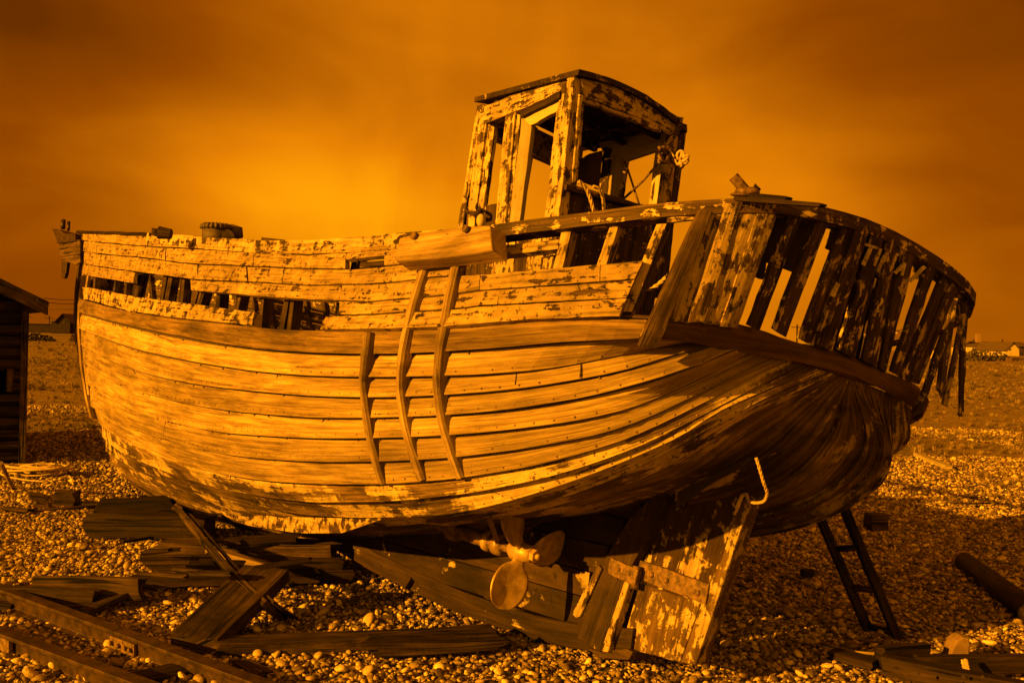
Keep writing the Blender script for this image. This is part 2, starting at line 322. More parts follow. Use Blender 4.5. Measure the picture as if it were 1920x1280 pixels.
# full loops port + starboard for the rail, wale top and knuckle
def full(r): return np.concatenate([ROW[r], (ROW[r]*MIR)[::-1][1:]])
RAILC, WALEC, KNUC = full(0), full(1), full(2)
BU = np.linspace(0, 1, 481)
RF, WF, KF = [resample(a, BU) for a in (RAILC, WALEC, KNUC)]
def bulw(u, v):
    x = u*480; i = int(min(479, max(0, math.floor(x)))); f = x-i
    w = WF[i]*(1-f)+WF[i+1]*f; r = RF[i]*(1-f)+RF[i+1]*f
    return w*(1-v)+r*v
def bnorm(u, v):
    a = bulw(min(1, u+.004), v)-bulw(max(0, u-.004), v); b = bulw(u, 1)-bulw(u, 0)
    n = np.cross(a, b); n /= np.linalg.norm(n)
    c = bulw(u, v)-np.array([-3.5, 0, 1.6])
    return n if n@np.array([c[0]*.3, c[1], 0]) > 0 else -n
_u = np.linspace(.01, .70, 346); _v = np.linspace(-.35, 1.12, 32)
_G = np.array([[bulw(u, v) for v in _v] for u in _u]); _GP = proj(W(_G)); _GD = W(_G)[..., 1]
def bpx(px, py, lo=0.01, hi=.70):
    """bulwark (u, v) seen at a picture point"""
    d = ((_GP-np.array([px, py]))**2).sum(-1); d[(_u < lo) | (_u > hi)] = 1e9
    i, j = np.unravel_index(d.argmin(), d.shape); u, v = _u[i], _v[j]
    for _ in range(6):
        p0 = proj(W(bulw(u, v))); e = np.array([px, py])-p0
        if np.abs(e).max() < .05: break
        J = np.stack([(proj(W(bulw(u+1e-3, v)))-p0)/1e-3, (proj(W(bulw(u, v+1e-3)))-p0)/1e-3], 1)
        try: s = np.linalg.solve(J, e)
        except Exception: break
        u = float(np.clip(u+np.clip(s[0], -.01, .01), lo, hi)); v = float(np.clip(v+np.clip(s[1], -.2, .2), -.4, 1.3))
    return u, v
def bofs(px, py, off, lo=.01, hi=.47):
    """(u, v) whose point raised by off above the bulwark is seen at (px, py)"""
    x, y = px, py
    for _ in range(4):
        u, v = bpx(x, y, lo, hi); e = np.array([px, py])-proj(W(bulw(u, v)+bnorm(u, v)*off)); x += e[0]; y += e[1]
    return u, v
def hull(u, w):
    """bottom surface: u 0..1 along, w 0..12 seam number (0 knuckle, 12 rabbet)"""
    r = 2+w; j = int(min(13, math.floor(r))); f = r-j; x = u*120; i = int(min(119, math.floor(x))); k = x-i
    a = ROW[j][i]*(1-k)+ROW[j][i+1]*k; b = ROW[j+1][i]*(1-k)+ROW[j+1][i+1]*k
    return a*(1-f)+b*f
def hnorm(u, w):
    a = hull(min(1, u+.01), w)-hull(max(0, u-.01), w); b = hull(u, min(12, w+.3))-hull(u, max(0, w-.3))
    n = np.cross(a, b); n /= max(1e-9, np.linalg.norm(n)); return n if n[1] > 0 else -n
_hu = np.linspace(0.02, .99, 240); _hw = np.linspace(0, 12, 73)
_HG = np.array([[hull(u, w) for w in _hw] for u in _hu]); _HP = proj(W(_HG))
def hpx(px, py):
    d = ((_HP-np.array([px, py]))**2).sum(-1); i, j = np.unravel_index(d.argmin(), d.shape); u, w = _hu[i], _hw[j]
    for _ in range(5):
        p0 = proj(W(hull(u, w))); e = np.array([px, py])-p0
        if np.abs(e).max() < .1: break
        J = np.stack([(proj(W(hull(u+1e-3, w)))-p0)/1e-3, (proj(W(hull(u, w+1e-2)))-p0)/1e-2], 1)
        try: s = np.linalg.solve(J, e)
        except Exception: break
        u = float(np.clip(u+np.clip(s[0], -.01, .01), .01, .985)); w = float(np.clip(w+np.clip(s[1], -.3, .3), 0, 11.9))
    return u, w
def along(pl, n):
    """resample a picture polyline to n points"""
    pl = np.array(pl, float); d = arc(pl); s = np.linspace(0, d[-1], n)
    return np.stack([np.interp(s, d, pl[:, 0]), np.interp(s, d, pl[:, 1])], 1)
def yat(pl, x):
    pl = np.array(pl, float); return float(np.interp(x, pl[:, 0], pl[:, 1]))
bm4 = Matrix([[BM[0][k], -BM[1][k], BM[2][k], BO[k]] for k in range(3)]+[[0, 0, 0, 1]])
boat = thing('fishing_boat', None, 'derelict clinker-built wooden fishing boat leaning on the shingle, paint peeling, open wheelhouse', 'boat', mat=bm4)

# ---- clinker planking
def strake_lines(r, side):
    A = ROW[r]; B = ROW[r+1]
    if r < 13:
        # the upper line continues along the knuckle to where the next plank ends
        K = ROW[2]; ea = len(K)-1 if r == 2 else int(((K-A[-1])**2).sum(1).argmin()); eb = int(((K-B[-1])**2).sum(1).argmin())
        if r == 2: A = K[:eb+1]
        elif eb > ea+1: A = np.concatenate([A, K[ea+1:eb+1]])
    A = resample(A[np.r_[True, np.linalg.norm(np.diff(A, axis=0), axis=1) > 1e-4]], tt)
    return A*side, B*side
def planking(side, nails=True):
    m = MB(); nl = MB()
    for r in range(2, 14):
        A, B = strake_lines(r, MIR if side < 0 else np.ones(3)); n = len(A)
        T = np.gradient(A, axis=0); D = B-A; N = np.cross(T, D); ln = np.linalg.norm(N, axis=1, keepdims=True)
        # blend degenerate normals
        N = N/np.maximum(ln, 1e-9)
        sgn = 1 if (N[40]@np.array([0, 1 if side > 0 else -1, -.2])) > 0 else -1
        N = N*sgn
        for i in range(n-2, n-12, -1):
            if ln[i] < 1e-6: N[i] = N[i-1]
        N[-1] = N[-2]; N[0] = N[1]
        wob = np.array([noise.noise(Vector((i*.13, r*3.1+side, 0)))*.004 for i in range(n)])[:, None]
        fade = np.clip(np.minimum(np.arange(n)/6., (n-1-np.arange(n))/10.), 0, 1)[:, None]
        prof = [(0.0, -.012), (.14, -.007), (.3, .009), (.8, .022), (.97, .028), (1.0, .027), (1.0, -.022)]
        L = [W(A+D*a+N*(o*fade+.002+wob*a)) for a, o in prof]
        # keep lapped edges slightly below the seam
        s = arc(A); w = [0]; 
        for k in range(1, len(L)): w.append(w[-1]+float(np.linalg.norm(L[k][60]-L[k-1][60])))
        vs = [p for l in L for p in l]; fs = []; uv = []
        for k in range(len(L)-1):
            for i in range(n-1):
                fs.append([k*n+i, k*n+i+1, (k+1)*n+i+1, (k+1)*n+i])
                uv.append([(s[i]+r*3.7, w[k]+r*1.37), (s[i+1]+r*3.7, w[k]+r*1.37), (s[i+1]+r*3.7, w[k+1]+r*1.37), (s[i]+r*3.7, w[k+1]+r*1.37)])
        # material by strake: bare topsides, stained turn of bilge, dark bottom
        b0 = len(m.f); m.add(vs, fs, uv, 0, False)
        for k in range(len(L)-1):
            for i in range(n-1):
                x = A[i][0]; q = b0+k*(n-1)+i
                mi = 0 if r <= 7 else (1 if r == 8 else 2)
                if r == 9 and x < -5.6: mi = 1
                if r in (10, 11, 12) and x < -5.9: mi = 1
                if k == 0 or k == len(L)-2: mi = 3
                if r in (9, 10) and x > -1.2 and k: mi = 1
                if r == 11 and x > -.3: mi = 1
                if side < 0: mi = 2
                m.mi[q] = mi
        if side > 0 and nails:
            step = .085; q = .15
            while q < s[-1]-.2:
                if rnd(0, 1) < .9:
                    i = int(np.searchsorted(s, q)); i = min(i, n-1)
                    for a, pr in ((.84, 1), (.16, .12)):
                        if rnd(0, 1) < pr:
                            p = W(A[i]+D[i]*a+N[i]*(.0235*float(fade[i, 0]) if a > .5 else .003)); nn = N[i] @ BM
                            nl.ball(p, .0048, n=6)
                q += step*rnd(.7, 1.2)
    return m, nl
mb, nl = planking(1)
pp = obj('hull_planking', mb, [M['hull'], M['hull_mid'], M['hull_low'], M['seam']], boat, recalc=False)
tag(pp, 'bare lapped planks of the port side, bright in the sun')
obj('copper_nails', nl, M['iron'], pp)
mb, _ = planking(-1)
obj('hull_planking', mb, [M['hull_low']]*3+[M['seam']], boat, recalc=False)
# butt joints between plank lengths, thin dark gaps
for (x0, y0, x1, y1) in [(256, 690, 254, 726), (312, 790, 313, 818), (522, 700, 522, 735), (608, 780, 609, 815), (432, 888, 443, 914), (709, 668, 710, 699), (486, 623, 487, 654), (243, 590, 243, 604), (970, 694, 970, 716), (1090, 674, 1090, 706), (1275, 805, 1290, 818)]:
    P = []
    for k in range(5):
        a = k/4; u, w = hpx(x0+(x1-x0)*a, y0+(y1-y0)*a); P.append(W(hull(u, w)+hnorm(u, w)*(.004+.024*(w%1))))
    mb = MB(); mb.tube(np.array(P)-BM[1]*.002, .0026, 5); obj('butt_joint', mb, M['fake_dark'], boat)
# ---- sheer strake (wale): row1 -> row2, all the way round
def band(Ca, Cb, off_a, off_b, thick, i0, i1, step=2, uo=0):
    """lofted plank between two boat-frame curves, proud of the surface"""
    m = MB(); R = []
    idx = list(range(i0, i1+1, step))
    for i in idx:
        a, b = Ca[i], Cb[i]; t = Ca[min(len(Ca)-1, i+1)]-Ca[max(0, i-1)]
        n = np.cross(t, b-a); n /= max(1e-9, np.linalg.norm(n)); c = (a+b)/2-np.array([-3.5, 0, a[2]])
        if n@np.array([c[0]*.3, c[1], 0]) < 0: n = -n
        e = (b-a); w = noise.noise(Vector((i*.07, uo, 1.)))*.003
        R.append([W(a+n*off_a), W((a+b)/2+n*((off_a+off_b)/2+.003)), W(b+n*(off_b+w)), W(b+n*(off_b-thick)), W((a+b)/2+n*((off_a+off_b)/2-thick)), W(a+n*(off_a-thick))])
    m.rings(R); return m
END = 480
iend = 240; iq = iend-int(bpx(1250, 606, .2, .47)[0]*480); print('quarter', iq)
obj('sheer_strake', band(WF, KF, .012, .022, .03, 2, iend-iq), M['sheer'], boat)
st = obj('stern_wale', band(WF, KF, .016, .026, .05, iend-iq, iend+iq+2), M['wale'], boat); tag(st, 'smooth brown steamed plank bent round the stern')
obj('sheer_strake', band(WF, KF, .012, .022, .03, iend+iq+2, END-2), M['hull_low'], boat)
# ---- deck
mb = MB(); n = 100; dk = resample(ROW[1], np.linspace(0, 1, n)); vs = []; fs = []; uv = []
for p in dk:
    q = p.copy(); q[2] -= .10; q[1] = max(0, q[1]-.03)
    mid = q*[1, 0, 1]+[0, 0, .04]
    vs += [W(q), W(mid), W(q*MIR)]
for i in range(n-1):
    if dk[i][0] > -.45 : continue
    for k in (0, 1): fs.append([i*3+k, i*3+k+1, i*3+k+4, i*3+k+3]); uv.append([(dk[i][0], k), (dk[i][0], k+.9), (dk[i+1][0], k+.9), (dk[i+1][0], k)])
mb.add(vs, fs, uv); obj('deck', mb, M['timber_dark'], boat, recalc=False)
# inner ceiling along the starboard bulwark, dark
# ---- bulwark strakes, port side; edges traced as picture polylines then laid on the bulwark surface
E0 = [(150, 433), (275, 437), (425, 448), (560, 455), (700, 447), (745, 440), (940, 425), (1100, 403), (1250, 385), (1340, 375)]
E1 = [(150, 451), (275, 462), (575, 478), (745, 466), (940, 448)]
E2 = [(150, 470), (177, 475), (275, 484), (350, 494), (575, 504), (650, 505), (745, 497), (860, 487)]
E3 = [(150, 493), (170, 497), (255, 510), (370, 525), (475, 529), (575, 535), (690, 533), (746, 529), (820, 519), (900, 514), (1060, 500), (1206, 488)]
E4 = [(152, 515), (167, 518), (252, 532), (357, 545), (475, 555), (575, 562), (690, 566), (820, 555), (900, 545), (1060, 534), (1190, 524)]
E5 = [(153, 536), (250, 555), (375, 571), (475, 584), (608, 592), (690, 590), (820, 582), (900, 574), (1176, 559)]
E6 = [(152, 559), (240, 583), (325, 596), (475, 611), (560, 619), (680, 618), (820, 614), (1000, 600), (1160, 594), (1260, 597)]
def plank(T, B, x0, x1, x0b=None, x1b=None, off=.012, th=.024, step=14, gap=1.0, rag=0.):
    """bulwark plank between edge polylines T (top) and B (bottom) from x0 to x1"""
    x0b = x0 if x0b is None else x0b; x1b = x1 if x1b is None else x1b
    n = max(3, int(abs(x1-x0)/step)); m = MB(); R = []
    for i in range(n+1):
        a = i/n; xt = x0+(x1-x0)*a; xb = x0b+(x1b-x0b)*a
        e = rag*rnd(-1, 1) if i in (0, n) else 0
        ut, vt = bofs(xt+e, yat(T, xt)+gap+rnd(-.5, .5), off); ub, vb = bofs(xb-e, yat(B, xb)-gap+rnd(-.5, .5), off)
        pt_, pb_ = bulw(ut, vt), bulw(ub, vb); nn = bnorm((ut+ub)/2, .5)
        pm = (pt_+pb_)/2+nn*.002
        if i in (0, n): pm = pm+(pt_-pb_)*0+BM[0]*0+np.array([rag*.003*rnd(-1, 1), 0, 0])
        w = rnd(-.0015, .0015)
        R.append([W(p+nn*(o+w)) for p, o in ((pt_, off-.002), (pm, off+.001), (pb_, off+.004), (pb_, off-th), (pm, off-th), (pt_, off-th))])
    m.rings(R); return m
def bplank(T, B, x0, x1, mat='bulwark', name='bulwark_plank', label=None, **k):
    o = obj(name, plank(T, B, x0, x1, **k), M[mat], boat); o.data.materials[0] = M[mat]
    if label: o['label'] = label
    return o
for a, b in ((156, 277), (279, 560), (562, 742)): bplank(E0, E1, a, b, off=.014)
for a, b in ((157, 310), (312, 475), (477, 648)): bplank(E1, E2, a, b)
bplank(E1, E2, 722, 750)
mid12 = [(640, 489), (745, 478)]
bplank(E1, mid12, 650, 745)
bplank([(640, 493), (745, 484)], E2, 676, 724, off=-.012, mat='slat')
for a, b in ((158, 371), (373, 463), (465, 530), (532, 866)): bplank(E2, E3, a, b, rag=2)
bplank(E3, E4, 158, 252, rag=1.5)
bplank(E3, E4, 357, 640, x0b=359, rag=4); bplank(E3, E4, 641, 900, rag=1)
bplank(E3, E4, 901, 1125, x0=None) if False else bplank(E3, E4, 901, 1125)
bplank(E3, E4, 1126, 1206, x1b=1190)
bplank(E4, E5, 637, 935, rag=2); bplank(E4, E5, 936, 1190, x1b=1176)
rs = bplank(E5, E6, 156, 475, off=.034, th=.05, mat='rail', name='rubbing_strake', rag=2, label='broken forward length of the rubbing strake with pale chips')
bplank(E5, E6, 608, 1178, x0b=603, x1b=1163, off=.034, th=.05, name='rubbing_strake', rag=2, label='after length of the rubbing strake')
# dark cover board edge under the bulwark gap
bplank([(1166, 588), (1300, 593)], [(1160, 597), (1260, 599), (1300, 601)], 1166, 1260, off=.0, th=.05, mat='timber')
# ---- frames seen in the gaps (bulwark stanchions)
def rib(xb, yb, xt, yt, wpx, off=-.045, th=.05, mat='timber', ext=True, name='bulwark_stanchion'):
    m = MB(); R = []
    ub, vb = bofs(xb, yb, off); ut, vt = bofs(xt, yt, off)
    if abs(ut-ub) > .02: ut = ub+.02*(1 if ut > ub else -1)
    if ext: u2 = ut+(ut-ub)*.0; vb2 = vb-.08; vt2 = min(.97, vt+.25)
    else: vb2, vt2 = vb, vt
    du = float(np.clip((ut-ub)/max(.08, vt-vb), -.06, .06)); P = []
    for k in range(6):
        v = vb2+(vt2-vb2)*k/5; u = ub+du*(v-vb)
        c = bulw(u, v); t = bulw(u+.002, v)-bulw(u-.002, v); t /= np.linalg.norm(t); nn = bnorm(u, v)
        pxm = np.linalg.norm(proj(W(c+t*.01))-proj(W(c)))/.01
        hw = wpx/2/max(80, pxm)
        R.append([W(c+t*s*hw*rnd(.93, 1.07)+nn*(off-o)) for s, o in ((-1, 0), (0, -.003), (1, 0), (1, th), (0, th), (-1, th))])
    m.rings(R); return obj(name, m, M[mat], boat)
for a in ((176, 541, 177, 521, 11), (213, 546, 216, 527, 5), (234, 549, 236, 531, 6), (253, 553, 261, 513, 13), (302, 563, 309, 520, 7), (312, 563, 319, 522, 7), (338, 567, 342, 525, 8),
          (361, 570, 367, 549, 7), (372, 571, 378, 550, 8), (408, 575, 410, 555, 8), (443, 580, 448, 557, 7), (488, 606, 493, 562, 7), (527, 618, 537, 563, 9), (541, 618, 548, 567, 7), (631, 589, 634, 571, 8)):
    rib(*a)
rib(663, 503, 667, 479, 12)
for a in ((1046, 499, 1061, 438, 18), (1128, 495, 1149, 432, 17)): rib(*a, off=-.02, mat='rail')
rib(1176, 584, 1240, 420, 19, off=-.015, mat='rail', ext=False); rib(1190, 592, 1252, 425, 8, off=-.05, mat='slat', ext=False)
# block-up member inside near the quarter
rib(1212, 590, 1222, 545, 20, off=-.10, th=.06, mat='timber', ext=False)
# ---- port wale plank (wide sprung plank)
def surfslat(bl, br, tl, tr, off=.02, th=.022, mat='slat_pale', name='bulwark_board', lo=.3, hi=.54, n=8, jit=.003, ends=.006, label=None, side=None):
    P = []
    for q in (bl, br, tl, tr):
        if side == 'far': P.append(q)
        else:
            u, v = bofs(q[0], q[1], off, lo, hi); P.append(bulw(u, v)+bnorm(u, v)*off)
    if DBG: print(bl, tl, [tuple(np.round(bofs(q[0], q[1], off, lo, hi), 3)) for q in (bl, br, tl, tr)])
    e1, e2 = P[1]-P[0], P[2]-P[0]; nn = np.cross(e1, e2); nn /= np.linalg.norm(nn)
    if (nn@(CAMB-P[0])) < 0: nn = -nn
    m = MB(); P = [W(p) for p in P]; m.board(P[0], P[1], P[2], P[3], nn@BM, th, n, jit, ends)
    o = obj(name, m, M[mat], boat)
    if label: o['label'] = label
    return o
# stern boards, port quarter (close set) then the gapped slats round to starboard
for bl, br, tl, tr, mt in [((1258, 600), (1289, 603), (1333, 387), (1360, 381), 'slat_pale'), ((1290, 603), (1318, 606), (1361, 381), (1393, 378), 'slat_pale'), ((1319, 606), (1350, 611), (1394, 378), (1427, 380), 'slat_pale'), ((1351, 611), (1383, 617), (1428, 380), (1463, 385), 'slat_pale'),
        ((1404, 613), (1428, 619), (1488, 389), (1514, 394), 'slat'), ((1450, 621), (1479, 631), (1535, 402), (1561, 409), 'slat'), ((1501, 636), (1526, 646), (1583, 416), (1606, 424), 'slat'),
        ((1527, 646), (1567, 658), (1606, 424), (1634, 435), 'slat'), ((1572, 659), (1612, 673), (1635, 435), (1662, 446), 'slat'), ((1616, 674), (1650, 690), (1663, 446), (1689, 459), 'slat'), ((1650, 690), (1664, 696), (1690, 459), (1722, 478), 'slat'),
        ((1672, 696), (1690, 708), (1742, 488), (1760, 500), 'slat'), ((1688, 708), (1706, 716), (1772, 508), (1783, 516), 'slat'), ((1707, 716), (1726, 724), (1784, 517), (1803, 533), 'slat')]:
    if mt == 'slat' :
        k_ = .16; bl, br = (bl[0]+(br[0]-bl[0])*.05, bl[1]+(br[1]-bl[1])*.03), (br[0]-(br[0]-bl[0])*k_, br[1]-(br[1]-bl[1])*k_); tl, tr = (tl[0]+(tr[0]-tl[0])*.05, tl[1]+(tr[1]-tl[1])*.03), (tr[0]-(tr[0]-tl[0])*k_, tr[1]-(tr[1]-tl[1])*k_)
    surfslat(bl, br, tl, tr, mat=mt, lo=.38, hi=.54, off=rnd(.016, .036), th=.02)
# dark sheets added behind the middle stern boards so their gaps read as shaded
surfslat((1524, 650), (1660, 700), (1612, 436), (1700, 470), off=-.03, mat='fake_dark', name='gap_shade_sheet', lo=.38, hi=.54, th=.012)
surfslat((1560, 656), (1618, 676), (1640, 450), (1690, 470), off=-.02, mat='fake_dark', name='gap_shade_sheet', lo=.38, hi=.54, th=.012)
# sprung plank nailed outside
o = surfslat((1199, 648), (1232, 652), (1313, 394), (1337, 398), off=.055, th=.03, mat='timber', name='loose_plank', lo=.3, hi=.55, label='wide loose plank leaning across the quarter')
# short pieces behind the slat tops: dark transom remains
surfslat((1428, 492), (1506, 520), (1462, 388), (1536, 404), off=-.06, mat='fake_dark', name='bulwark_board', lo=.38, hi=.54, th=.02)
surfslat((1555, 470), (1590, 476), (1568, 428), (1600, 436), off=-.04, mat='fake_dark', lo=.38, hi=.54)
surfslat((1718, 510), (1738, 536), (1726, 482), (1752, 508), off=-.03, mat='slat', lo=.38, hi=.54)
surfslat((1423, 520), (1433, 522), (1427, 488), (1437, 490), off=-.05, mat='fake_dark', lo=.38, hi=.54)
# hanging broken boards at the far end of the stern, still held by the rail
def bfree(px, py, u): # picture point at the depth of the stern's outer edge
    return at(px, py, u)
mb_list = [((1716, 776), (1727, 776), (1770, 618), (1784, 618), 3.72, 'slat'), ((1759, 733), (1768, 752), (1776, 560), (1796, 560), 3.76, 'slat'), ((1770, 756), (1778, 758), (1806, 590), (1812, 592), 3.70, 'slat_pale'), ((1800, 776), (1808, 774), (1804, 560), (1815, 562), 3.74, 'slat'), ((1690, 690), (1704, 694), (1716, 622), (1730, 606), 3.9, 'slat')]
YE = float(W(bulw(.531, .95))[1])+.02
for bl, br, tl, tr, dy, mt in mb_list:
    m = MB(); Y = YE+(dy-3.75); m.board(at(*bl, Y), at(*br, Y), at(*tl, Y-.05), at(*tr, Y-.05), (.3, -.95, 0), .016, 8, .003, .012)
    o = obj('hanging_board', m, M[mt], boat)
# ---- lettering remains on the stern boards
SN = []
def stroke(mb, x0, y0, x1, y1, w=4.):
    d = np.array([x1-x0, y1-y0], float); d /= np.linalg.norm(d); q = np.array([-d[1], d[0]])*w/2
    P = []
    for (x, y, s) in ((x0, y0, -1), (x0, y0, 1), (x1, y1, 1), (x1, y1, -1)):
        u, v = bpx(x+q[0]*s, y+q[1]*s, .38, .54); P.append(W(bulw(u, v)+bnorm(u, v)*.042))
    nn = np.cross(P[1]-P[0], P[3]-P[0]); nn /= np.linalg.norm(nn)
    if nn@(CAMP-P[0]) < 0: nn = -nn
    mb.poly(P, nn, .008)
M['paintline'] = wood('faded_lettering_paint', (.1, .06, .03), (.2, .13, .06), (.75, .6, .34), .95, pscale=22, stain=.2, bump=.4)

LET = [[(1606, 451, 1628, 458), (1617, 456, 1602, 490)], [(1634, 459, 1622, 491)], [(1629, 504, 1646, 467), (1646, 467, 1652, 503), (1652, 503, 1668, 470)], [(1664, 507, 1683, 488), (1683, 488, 1677, 511), (1670, 499, 1680, 501)],
       [(1692, 522, 1706, 508), (1706, 508, 1720, 494), (1706, 508, 1704, 518)], [(1556, 523, 1545, 548)], [(1633, 552, 1622, 578), (1633, 552, 1641, 556), (1641, 556, 1635, 566), (1635, 566, 1627, 566), (1630, 566, 1632, 579)]]
for L_ in LET:
    mb = MB()
    for s in L_: stroke(mb, *s, w=4.5 if s[0] != 1556 else 6)
    lt = obj('painted_letter', mb, M['paintline'], boat); lt['label'] = 'faded pale painted letter on the stern boards'
# ---- rail cap all round
def railcap(u0, u1, w, h, mat, lift=0., label=None, out=.03):
    m = MB(); R = []; n = int((u1-u0)*150)
    for i in range(n+1):
        u = u0+(u1-u0)*i/n; c = bulw(u, 1.0); t = bulw(min(1, u+.003), 1)-bulw(max(0, u-.003), 1); t /= np.linalg.norm(t)
        nn = np.cross(t, [0, 0, 1.]); nn /= np.linalg.norm(nn)
        if nn@np.array([(c[0]+3.5)*.3, c[1], 0]) < 0: nn = -nn
        j = noise.noise(Vector((u*60, 2., lift*9)))*.006
        R.append([W(c+nn*a+np.array([0, 0, b+lift+j])) for a, b in ((out, 0), (out-w*.5, .006), (out-w, 0), (out-w, -h), (out, -h))])
    m.rings(R); o = obj('rail_cap', m, M[mat], boat)
    if label: o['label'] = label
railcap(.004, .262, .05, .022, 'timber_dark')
railcap(.252, .405, .06, .068, 'rail', label='thick flaking top rail beside the wheelhouse')
railcap(.405, .64, .085, .05, 'slat', lift=.004, label='heavy dark rail round the stern', out=.02)
railcap(.64, .996, .05, .05, 'slat')
# second, lower rail piece under the block
bplank([(930, 460), (1050, 448)], [(930, 482), (1050, 468)], 936, 1048, off=-.02, th=.03, mat='rail', name='lower_rail')
# lower edge rail 1250-1300
bplank([(1236, 402), (1330, 388)], [(1236, 420), (1320, 410)], 1250, 1312, off=.01, th=.03, mat='rail', name='lower_rail')
# ---- starboard bulwark (seen from inside through the gaps)
def sbplank(v0, v1, u0, u1, off=.012, mat='slat'):
    m = MB(); R = []; n = 40
    for i in range(n+1):
        u = u0+(u1-u0)*i/n; nn = bnorm(u, .5)
        R.append([W(bulw(u, v)+nn*(off-o)) for v, o in ((v1, 0), (v0, 0), (v0, .024), (v1, .024))])
    m.rings(R); return obj('bulwark_plank', m, M[mat], boat)
for k in range(5):
    if 1: sbplank(.02+k*.19, .02+k*.19+.175, .745 if k > 2 else .75, .99)
for u in np.linspace(.68, .985, 24):
    m = MB(); R = []
    for v in (-.05, .3, .6, .97):
        c = bulw(u, v); t = bulw(u+.003, v)-bulw(u-.003, v); t /= np.linalg.norm(t); nn = bnorm(u, v)
        R.append([W(c+t*s*.022+nn*(-.02-o)) for s, o in ((-1, 0), (1, 0), (1, .04), (-1, .04))])
    m.rings(R); obj('bulwark_stanchion', m, M['timber'], boat)
# ---- stem, keel, deadwood: cut out in the boat's centre plane
def cplane(pts, y0, th, mat, name, label=None, parent=boat, bev=.004, ud=(1, 0, 0)):
    m = MB(); P = [W(bp(x, y, 1, y0)) for x, y in pts]; m.poly(P, BM[1], th, ud=np.array(ud)@BM)
    o = obj(name, m, M[mat], parent, bevel=bev)
    if label: o['label'] = label
    return o
cplane([(147, 438), (143, 520), (137, 590), (142, 650), (154, 712), (171, 782), (192, 818), (206, 855), (229, 890), (258, 912), (305, 938), (330, 925), (270, 880), (225, 840), (215, 800), (196, 740), (186, 660), (184, 590), (186, 500), (184, 440)], .045, .09, 'timber', 'stem')
keel_bot = [(262, 910), (312, 938), (375, 966), (425, 983), (475, 995), (575, 1006), (600, 1014), (700, 1073), (780, 1113), (860, 1150), (930, 1176), (997, 1199), (1060, 1213), (1125, 1224), (1180, 1228)]
kp = [bp(x, y, 1, .06) for x, y in keel_bot]
m = MB(); R = []
for q in kp:
    q = np.array(q); 
    R.append([W(q+np.array([0, dy-.06, dz])) for dy, dz in ((.0, 0), (.0, .11), (-.12+.06-.0-.0, .11), (-.06, .0))][:0] or [W([q[0], .06, q[2]]), W([q[0], .06, q[2]+.12]), W([q[0], -.06, q[2]+.12]), W([q[0], -.06, q[2]])])
m.rings(R); ko = obj('keel', m, M['skeg'], boat, bevel=.006)
# deadwood as stacked boards between keel and rabbet, each a lofted band
rab = ROW[14]
def rabz(x): 
    i = np.argsort(rab[:, 0]); return float(np.interp(x, rab[i, 0], rab[i, 2]))
kx = np.array([q[0] for q in kp]); kz = np.array([q[2] for q in kp])
post_l = [bp(1183, 968, 1, 0), bp(1121, 1057, 1, 0), bp(1073, 1150, 1, 0)]
def postx(z):
    zz = [q[2] for q in post_l]; return float(np.interp(z, zz[::-1], [q[0] for q in post_l][::-1]))
m = MB()
zlev = [.12, .26, .38, .52, .66, .82, .98, 1.1]
for k in range(len(zlev)-1):
    z0, z1 = zlev[k], zlev[k+1]-.006; xs = np.linspace(-4.6, .30, 60); R = []
    for x in xs:
        top = min(z1+.02*(x+1), rabz(x)+.06); bot = max(z0+.02*(x+1), float(np.interp(x, kx, kz))+.1)
        if x > postx(max(.1, (bot)))+.13: continue
        if top-bot < .01: 
            if len(R) > 1: m.rings(R)
            R = []; continue
        y = .052+(.003 if k % 2 else 0)
        R.append([W([x, y, bot]), W([x, y, top]), W([x, -y, top]), W([x, -y, bot])])
    if len(R) > 1: m.rings(R)
obj('deadwood', m, M['skeg'], boat)
# stern post with its two cheek pieces and heel
cplane([(1183, 966), (1240, 915), (1248, 940), (1171, 1085), (1125, 1222), (1083, 1196), (1084, 1130), (1125, 1060)], .085, .17, 'skeg', 'stern_post', 'painted stern post', ud=BM[2]@BM.T if False else (0.2, 0, .95))
cplane([(1121, 1057), (1128, 1066), (1087, 1155), (1080, 1158), (1072, 1150)], .10, .05, 'slat_pale', 'cheek_piece', ud=(.2, 0, .95))
cplane([(1171, 1087), (1180, 1092), (1139, 1222), (1126, 1220)], .10, .05, 'slat_pale', 'cheek_piece', ud=(.2, 0, .95))
cplane([(1100, 1213), (1125, 1219), (1175, 1216), (1186, 1222), (1178, 1237), (1120, 1232)], .075, .15, 'timber', 'keel_shoe')
# ---- rudder
rud = cplane([(1233, 940), (1240, 925), (1270, 921), (1267, 952), (1310, 943), (1396, 927), (1403, 935), (1403, 948), (1352, 1100), (1304, 1246), (1273, 1241), (1176, 1215), (1167, 1203), (1169, 1190), (1197, 1075)], .03, .06, 'rudder', 'rudder', 'rudder with dark paint blistered off pale wood', bev=.006, ud=(.15, 0, .95))
